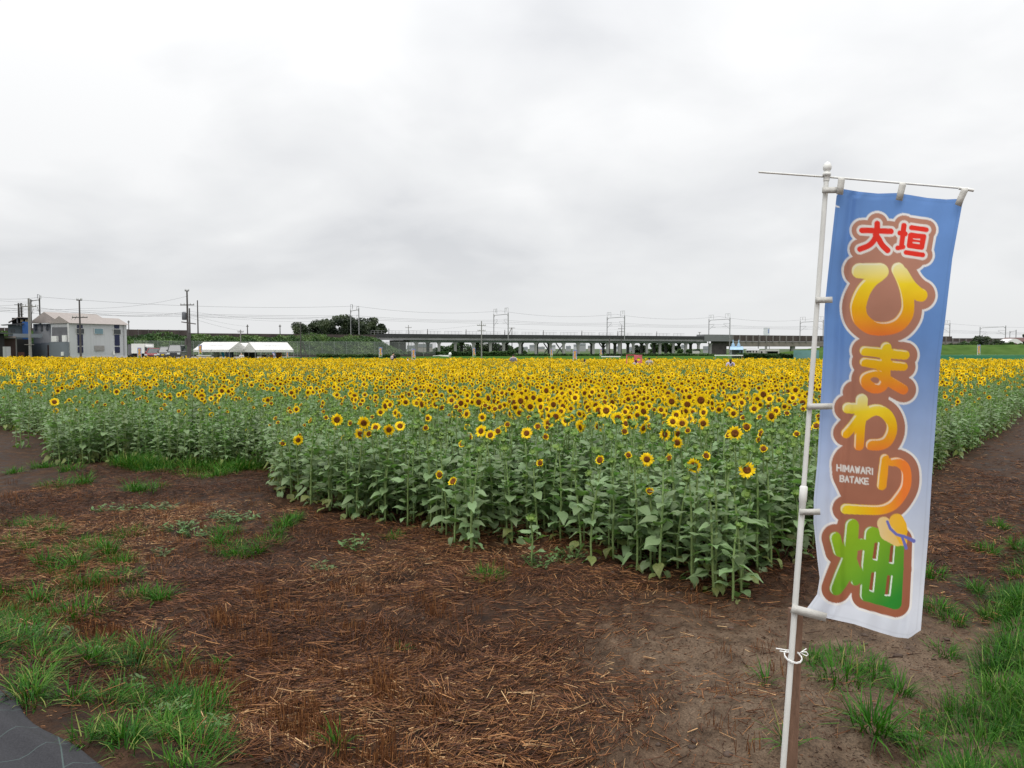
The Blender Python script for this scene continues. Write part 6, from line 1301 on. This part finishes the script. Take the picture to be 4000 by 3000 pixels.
pxbox(ws, 'roof_band', OFFW, 2990, 3043, 1365, 1372, 160, 5); pxbox(ws, 'side_wall', OFFW, 3038, 3043, 1372, 1393, 160.05, 4.8, 0); pxbox(ws, 'inner_wall', mat('shed_inside', (.07, .085, .075), .8, .3, 1), 2996, 3038, 1372, 1393, 163, .3, 0); pxbox(ws, 'left_wall', OFFW, 2966, 2993, 1367, 1393, 160.5, 4, 0); pxbox(ws, 'door', DARKIN, 2971, 2977, 1372, 1393, 160.4, .08, 0)
gs = thing('gabled_shed', 'small grey gabled shed with dark windows behind weeds', 'shed', (Xp(2938, 163), 163, 0)); pxbox(gs, 'wall', OFFW, 2914, 2964, 1368, 1393, 163, 4, 0)
MB().add([P(2911, 1369, 162.9), P(2966, 1369, 162.9), P(2966, 1362, 165), P(2926, 1358, 165), P(2911, 1369, 167), P(2966, 1369, 167)], [(0, 1, 2, 3), (3, 2, 5, 4), (0, 3, 4), (1, 5, 2)]).build('roof', WG2, gs)
for x_ in (2918, 2928, 2940, 2952): pxbox(gs, 'window', DARKIN, x_, x_ + 4, 1370, 1376, 162.9, .08)
bb = thing('billboard', 'white billboard with blue round emblem above the walled rail span', 'billboard', (Xp(2992, 300), 300, 0)); pxbox(bb, 'panel', mat('board_white', (.62, .64, .68), .6, .06), 2980, 3004, 1280, 1310, 300, 1.2); MB().lathe([(.02, 0), (.55, .001), (.55, .05), (.02, .06)], (0, 0, 0), 14).build('emblem', mat('emblem_blue', (.05, .12, .45), .5, .05), bb).matrix_local = Matrix.Translation((Xp(2988, 300) - Xp(2992, 300), -.08, Zp(1289, 300))) @ Matrix.Rotation(R(90), 4, 'X'); pxbox(bb, 'lettering_band', mat('emblem_blue', (.05, .12, .45), .5, .05), 2999, 3001.5, 1286, 1302, 299.93, .05); MB().tube([(Xp(2992, 301), 301, 0), (Xp(2992, 301), 301, Zp(1308, 301))], .5, 8).build('mast', RAILPOLE, bb)
ah = thing('arched_house', 'white house with arched roof line and dark red roof at right edge', 'house', (Xp(3960, 214), 214, 0)); DR = mat('red_brown_roof', (.085, .035, .030), .7, .15, 1)
b = MB(); arc = [(3930 + 66 * t, 1338 - 15 * math.sin(math.pi * t)) for t in np.linspace(0, 1, 11)]; vs = [P(x, y, 210) for x, y in arc] + [(Xp(x, 210), 210, 0) for x, _ in arc]; vs += [(v_[0], 214, v_[2]) for v_ in vs]; n = 11
b.add(vs, [(i, n + i, n + i + 1, i + 1) for i in range(10)] + [(i, i + 1, 2 * n + i + 1, 2 * n + i) for i in range(10)]); b.build('wall', WHITE, ah)
MB().hexa([P(3900, 1334, 213), P(4080, 1334, 213), P(4080, 1330, 222), P(3930, 1330, 222), P(3925, 1319, 217), P(4080, 1318, 217), P(4080, 1318, 220), P(3930, 1319, 220)]).build('roof', DR, ah)
b = MB(); arc = [(3943 + 38 * t, 1348 - 9 * math.sin(math.pi * t)) for t in np.linspace(0, 1, 7)]; b.add([P(x, y, 209.9) for x, y in arc] + [P(3981, 1352, 209.9), P(3943, 1352, 209.9)], [tuple(range(8, -1, -1))]).build('arch_opening', DR, ah)

# the town seen under the viaduct
TOWN = [mat('town_white', (.42, .43, .44), .7, .1, .1), mat('town_grey', (.30, .31, .32), .7, .1, .1), mat('town_beige', (.36, .34, .31), .7, .1, .1)]; TW = mat('town_window_hazed', (.24, .26, .28), .3, .1)  # window tone lightened: distance haze is put into its colour
r = random.Random(5)
def block_(px0, px1, ytop, d, k):
    root = thing('town_building', '', 'building', (Xp((px0 + px1) / 2, d), d, 0), 'town buildings seen under the viaduct'); pxbox(root, 'wall', TOWN[k], px0, px1, ytop, 1372, d, 15, 0); zt = Zp(ytop, d)
    rows = max(1, int(zt / 3.4))
    for j in range(rows): pxbox(root, 'window_band', TW, px0 + 1.2, px1 - 1.2, ytop + 1.4 + j * 3.4 * F_PX / d, ytop + 1.4 + j * 3.4 * F_PX / d + 1.5 * F_PX / d, d - .12, .1)
    pxbox(root, 'roof_tank', TOWN[(k + 1) % 3], px0 + (px1 - px0) * .6, px0 + (px1 - px0) * .8, ytop - 1.6, ytop, d + 3, 5)
    return root
for i, (x0, x1, yt, d, k, lb) in enumerate([(1590, 1632, 1349, 330, 0, 'white low building seen under the left end of the viaduct'), (1632, 1690, 1343, 360, 2, 'brownish roofed house row behind the left piers'), (2040, 2062, 1355, 520, 0, 'pale house between piers right of the left green mounds'), (2068, 2090, 1347, 640, 1, 'taller grey block between the piers beside the pale house'), (2098, 2128, 1354, 560, 2, 'long beige block left of the cross braces'), (2150, 2170, 1348, 700, 0, 'white block seen through the left cross brace'), (2210, 2230, 1351, 600, 1, 'grey block right of the cross braces'),
        (2240, 2258, 1345, 650, 0, 'white upright block behind the large banner'), (2263, 2288, 1341, 600, 1, 'tallest grey town block under the viaduct'), (2296, 2318, 1350, 620, 2, 'beige block right of the tallest town block'), (2395, 2418, 1353, 560, 0, 'pale block between the middle piers'), (2445, 2470, 1356, 520, 1, 'grey low block between middle piers right of the pole'), (2660, 2680, 1346, 420, 0, 'white block between the last piers'), (2745, 2775, 1352, 360, 1, 'low grey building at the end of the piers')]):
    block_(x0, x1, yt, d, k)['label'] = lb
kv = thing('white_van', 'pale grey van parked under the right end of the viaduct', 'van', (Xp(2718, 222), 222, 0)); pxbox(kv, 'body', OFFW, 2704, 2732, 1371, 1383, 222, 1.8); pxbox(kv, 'window', GLASSC, 2706, 2728, 1368, 1372, 222.1, 1.6)
for x_ in (2707, 2724): pxbox(kv, 'wheel', TYRE, x_, x_ + 5, 1382, 1388, 222.1, 1.6)

# people among the flowers
SKIN = mat('skin', (.42, .25, .17), .6, .08); HAIR = mat('dark_hair', (.012, .010, .010), .6, .2)
def skin_chain(name, pts, edges, radii, m, parent, sub=1):
    me_ = bpy.data.meshes.new(name); me_.from_pydata(pts, edges, []); me_.materials.append(m); o = link(name, me_, parent)
    md_ = o.modifiers.new('skin', 'SKIN'); md_.use_smooth_shade = True; me_.skin_vertices or None
    for v_, rr in zip(me_.skin_vertices[0].data, radii): v_.radius = (rr, rr * .8) if rr > .08 else (rr, rr)
    me_.skin_vertices[0].data[0].use_root = True
    sb_ = o.modifiers.new('sub', 'SUBSURF'); sb_.levels = sub; sb_.render_levels = sub; return o
def add_skin_layer(me_): pass
def person(px, ytop, d, H, yaw, label, top, bottom, hair='short', arms='down', hat=None, zb=None, extra=None):
    zt = Zp(ytop, d); zb = zt - H if zb is None else zb
    root = thing('person', label, 'person', (Xp(px, d), d, zb), 'people visiting the field'); root.rotation_euler.z = yaw; k = H / 1.65
    def sc(l): return [tuple(c_ * k for c_ in p) for p in l]
    sw = {'down': [(.20, 0, 1.33), (.24, .0, 1.08), (.22, -.06, .85), (.22, -.10, .77)], 'front': [(.20, 0, 1.33), (.25, -.02, 1.08), (.12, -.22, 1.10), (.06, -.27, 1.12)]}[arms]
    pts = [(0, 0, .86), (0, .01, 1.05), (0, .01, 1.25), (0, 0, 1.38), (0, -.01, 1.45), (0, -.02, 1.53), (0, -.015, 1.60)]
    E = [(i, i + 1) for i in range(6)]; rad = [.145, .12, .145, .12, .05, .085, .075]
    for s_ in (-1, 1):
        o_ = len(pts); pts += [(s_ * x, y, z) for x, y, z in sw]; E += [(3, o_)] + [(o_ + i, o_ + i + 1) for i in range(3)]; rad += [.062, .046, .034, .030]
        o_ = len(pts); pts += [(s_ * .095, 0, .80), (s_ * .10, -.01, .46), (s_ * .10, .02, .08), (s_ * .105, -.10, .03)]; E += [(0, o_)] + [(o_ + i, o_ + i + 1) for i in range(3)]; rad += [.085, .058, .04, .035]
    def mk(name, pts, E, rad, m, parent):
        bm_ = bpy.data.meshes.new(name); bm_.from_pydata(sc(pts), E, []); bm_.materials.append(m); o = link(name, bm_, parent)
        md_ = o.modifiers.new('skin', 'SKIN'); md_.use_smooth_shade = True
        if not bm_.skin_vertices: 
            import bmesh; t_ = bmesh.new(); t_.from_mesh(bm_); t_.verts.layers.skin.verify(); t_.to_mesh(bm_); t_.free()
        for i, rr in enumerate(rad): v_ = bm_.skin_vertices[0].data[i]; v_.radius = (rr * k, rr * k * (.72 if rr > .1 else 1)); v_.use_root = (i == 0)
        sb_ = o.modifiers.new('sub', 'SUBSURF'); sb_.levels = 1; sb_.render_levels = 1; return o
    mk('body', pts, E, rad, SKIN, root)
    tp = pts[:4]; te = [(0, 1), (1, 2), (2, 3)]; tr_ = [.165, .14, .165, .115]
    for s_ in (-1, 1): o_ = len(tp); tp = tp + [(s_ * sw[0][0], sw[0][1], sw[0][2]), (s_ * sw[1][0], sw[1][1], sw[1][2])]; te += [(3, o_), (o_, o_ + 1)]; tr_ += [.085, .072]
    mk('shirt', tp, te, tr_, top, root)
    bp_ = [(0, 0, .90)]; be = []; br = [.16]
    for s_ in (-1, 1): o_ = len(bp_); bp_ = bp_ + [(s_ * .1, 0, .78), (s_ * .105, -.01, .46), (s_ * .105, .02, .12)]; be += [(0, o_), (o_, o_ + 1), (o_ + 1, o_ + 2)]; br += [.10, .075, .06]
    mk('trousers', bp_, be, br, bottom, root)
    hp = [(0, .015, 1.56), (0, .03, 1.50)] + ([(0, .07, 1.42), (0, .09, 1.30)] if hair == 'long' else []); mk('hair', [(0, .005, 1.60)] + hp, [(i, i + 1) for i in range(len(hp))], [.088, .095, .085] + ([.075, .05] if hair == 'long' else []), HAIR, root)
    if hat: mk('hat', [(0, -.01, 1.60), (0, -.01, 1.655)], [(0, 1)], [.105, .09], hat, root)
    if extra: extra(root, k)
    return root
C_ = lambda n_, c_: mat('cloth_' + n_, c_, .85, .12, 12)
def bag(m): 
    def f_(root, k): link('bag_strap', MB().bar((-.15 * k, .135 * k, 1.38 * k), (.16 * k, .145 * k, .98 * k), .05 * k, .02 * k).mesh('bag_strap', m), root)
    return f_
def pack(m):
    def f_(root, k): link('backpack', MB().lathe([(.06, 0), (.13, .06), (.14, .22), (.09, .36)], (0, .17 * k, 1.0 * k), 8).mesh('backpack', m), root)
    return f_
TRD = C_('dark', (.03, .03, .035)); 
person(2005, 1383, 56, 1.66, R(175), 'person in grey lilac top seen from behind among the flowers', C_('lilac_grey', (.34, .32, .36)), TRD, extra=pack(C_('grey_pack', (.16, .16, .18))))
person(2854, 1400, 45, 1.62, R(172), 'person in lavender top with dark cross strap, right part of the field', C_('lavender', (.48, .42, .56)), TRD, extra=bag(TRD), hair='long')
person(2537, 1395, 50, 1.60, R(165), 'person in beige top right of the pink photo frame', C_('beige', (.40, .36, .29)), TRD)
person(1536, 1376, 66, 1.68, R(150), 'person in black top with pale pink bag left of the low head', C_('black', (.02, .02, .022)), TRD, extra=pack(C_('pink_pack', (.50, .40, .42))))
person(1593, 1396, 66, 1.35, R(90), 'short person in white bending low beside the large banner', C_('white_a', (.55, .53, .52)), TRD)
person(2285, 1401, 56, 1.5, R(120), 'dark haired person right of the large banner, long hair', C_('dim', (.25, .24, .24)), TRD, hair='long')
person(2269, 1406, 56, 1.42, R(200), 'low dark head just right of the large banner', C_('dim2', (.06, .06, .07)), TRD)
person(2484, 1404, 50, 1.45, R(190), 'long haired person standing in front of the pink photo frame', C_('pale', (.42, .38, .38)), TRD, hair='long')
person(943, 1375, 88, 1.70, R(20), 'person in white shirt and white cap under the left tent', C_('white_b', (.66, .64, .66)), C_('tan', (.25, .22, .18)), hat=C_('cap', (.7, .7, .7)), arms='front', zb=0)
person(1047, 1377, 90, 1.62, R(160), 'person in grey top under the right tent beside the orange bin', C_('grey_b', (.30, .29, .30)), TRD, zb=0)
person(1032, 1374, 92, 1.66, R(10), 'person in dark clothes deep under the right tent', C_('navy', (.02, .02, .035)), TRD, zb=0)
# pink photo frame in the field
pf = thing('photo_frame', 'pink open photo frame with a pierced pink panel standing in the flowers', 'photo frame', (Xp(2476, 51), 51, 0)); PINK = mat('pink_board', (.62, .13, .15), .55, .1, 1)
d = 51; 
for x_ in (2446, 2476.5): pxbox(pf, 'post', PINK, x_, x_ + 4, 1388, 1420, d, .07, 0)
pxbox(pf, 'top_rail', PINK, 2446, 2481, 1385.5, 1388, d, .07)
x0, x1, z0, z1 = Xp(2480.6, d), Xp(2508, d), 0.0, Zp(1388.5, d); cx2, cz2, rr = (x0 + x1) / 2, Zp(1404, d), .13
b = MB(); n = 16; ci_ = [(cx2 + rr * math.cos(6.2832 * k / n + .3927 / 2), cz2 + rr * math.sin(6.2832 * k / n + .3927 / 2)) for k in range(n)]
def sq(a):
    c_, s_ = math.cos(a), math.sin(a); t_ = min((x1 - cx2) / abs(c_) if abs(c_) > 1e-6 else 9, ((z1 - cz2) if s_ > 0 else (cz2 - z0)) / abs(s_) if abs(s_) > 1e-6 else 9); return (cx2 + c_ * t_, cz2 + s_ * t_)
ou = [sq(6.2832 * k / n + .3927 / 2) for k in range(n)]
corners = [(x1, z1), (x0, z1), (x0, z0), (x1, z0)]
vs = [(x, d, z) for x, z in ci_] + [(x, d, z) for x, z in ou] + [(x, d, z) for x, z in corners]
fs = [(k, n + k, n + (k + 1) % n, (k + 1) % n) for k in range(n)]
b.add(vs, fs); ang = [math.atan2(z - cz2, x - cx2) % 6.2832 for x, z in corners]
for ci2, a in enumerate(ang):
    k = int(((a - .19635) % 6.2832) / (6.2832 / n)); b.add([vs[n + k], vs[2 * n + ci2], vs[n + (k + 1) % n]], [(0, 1, 2)])
o = b.build('panel', PINK, pf); md_ = o.modifiers.new('thick', 'SOLIDIFY'); md_.thickness = .06; md_.offset = 1
pxbox(pf, 'panel_trim', mat('pink_trim', (.70, .22, .24), .55, .1), 2480, 2509, 1386.6, 1388.3, d - .02, .1)
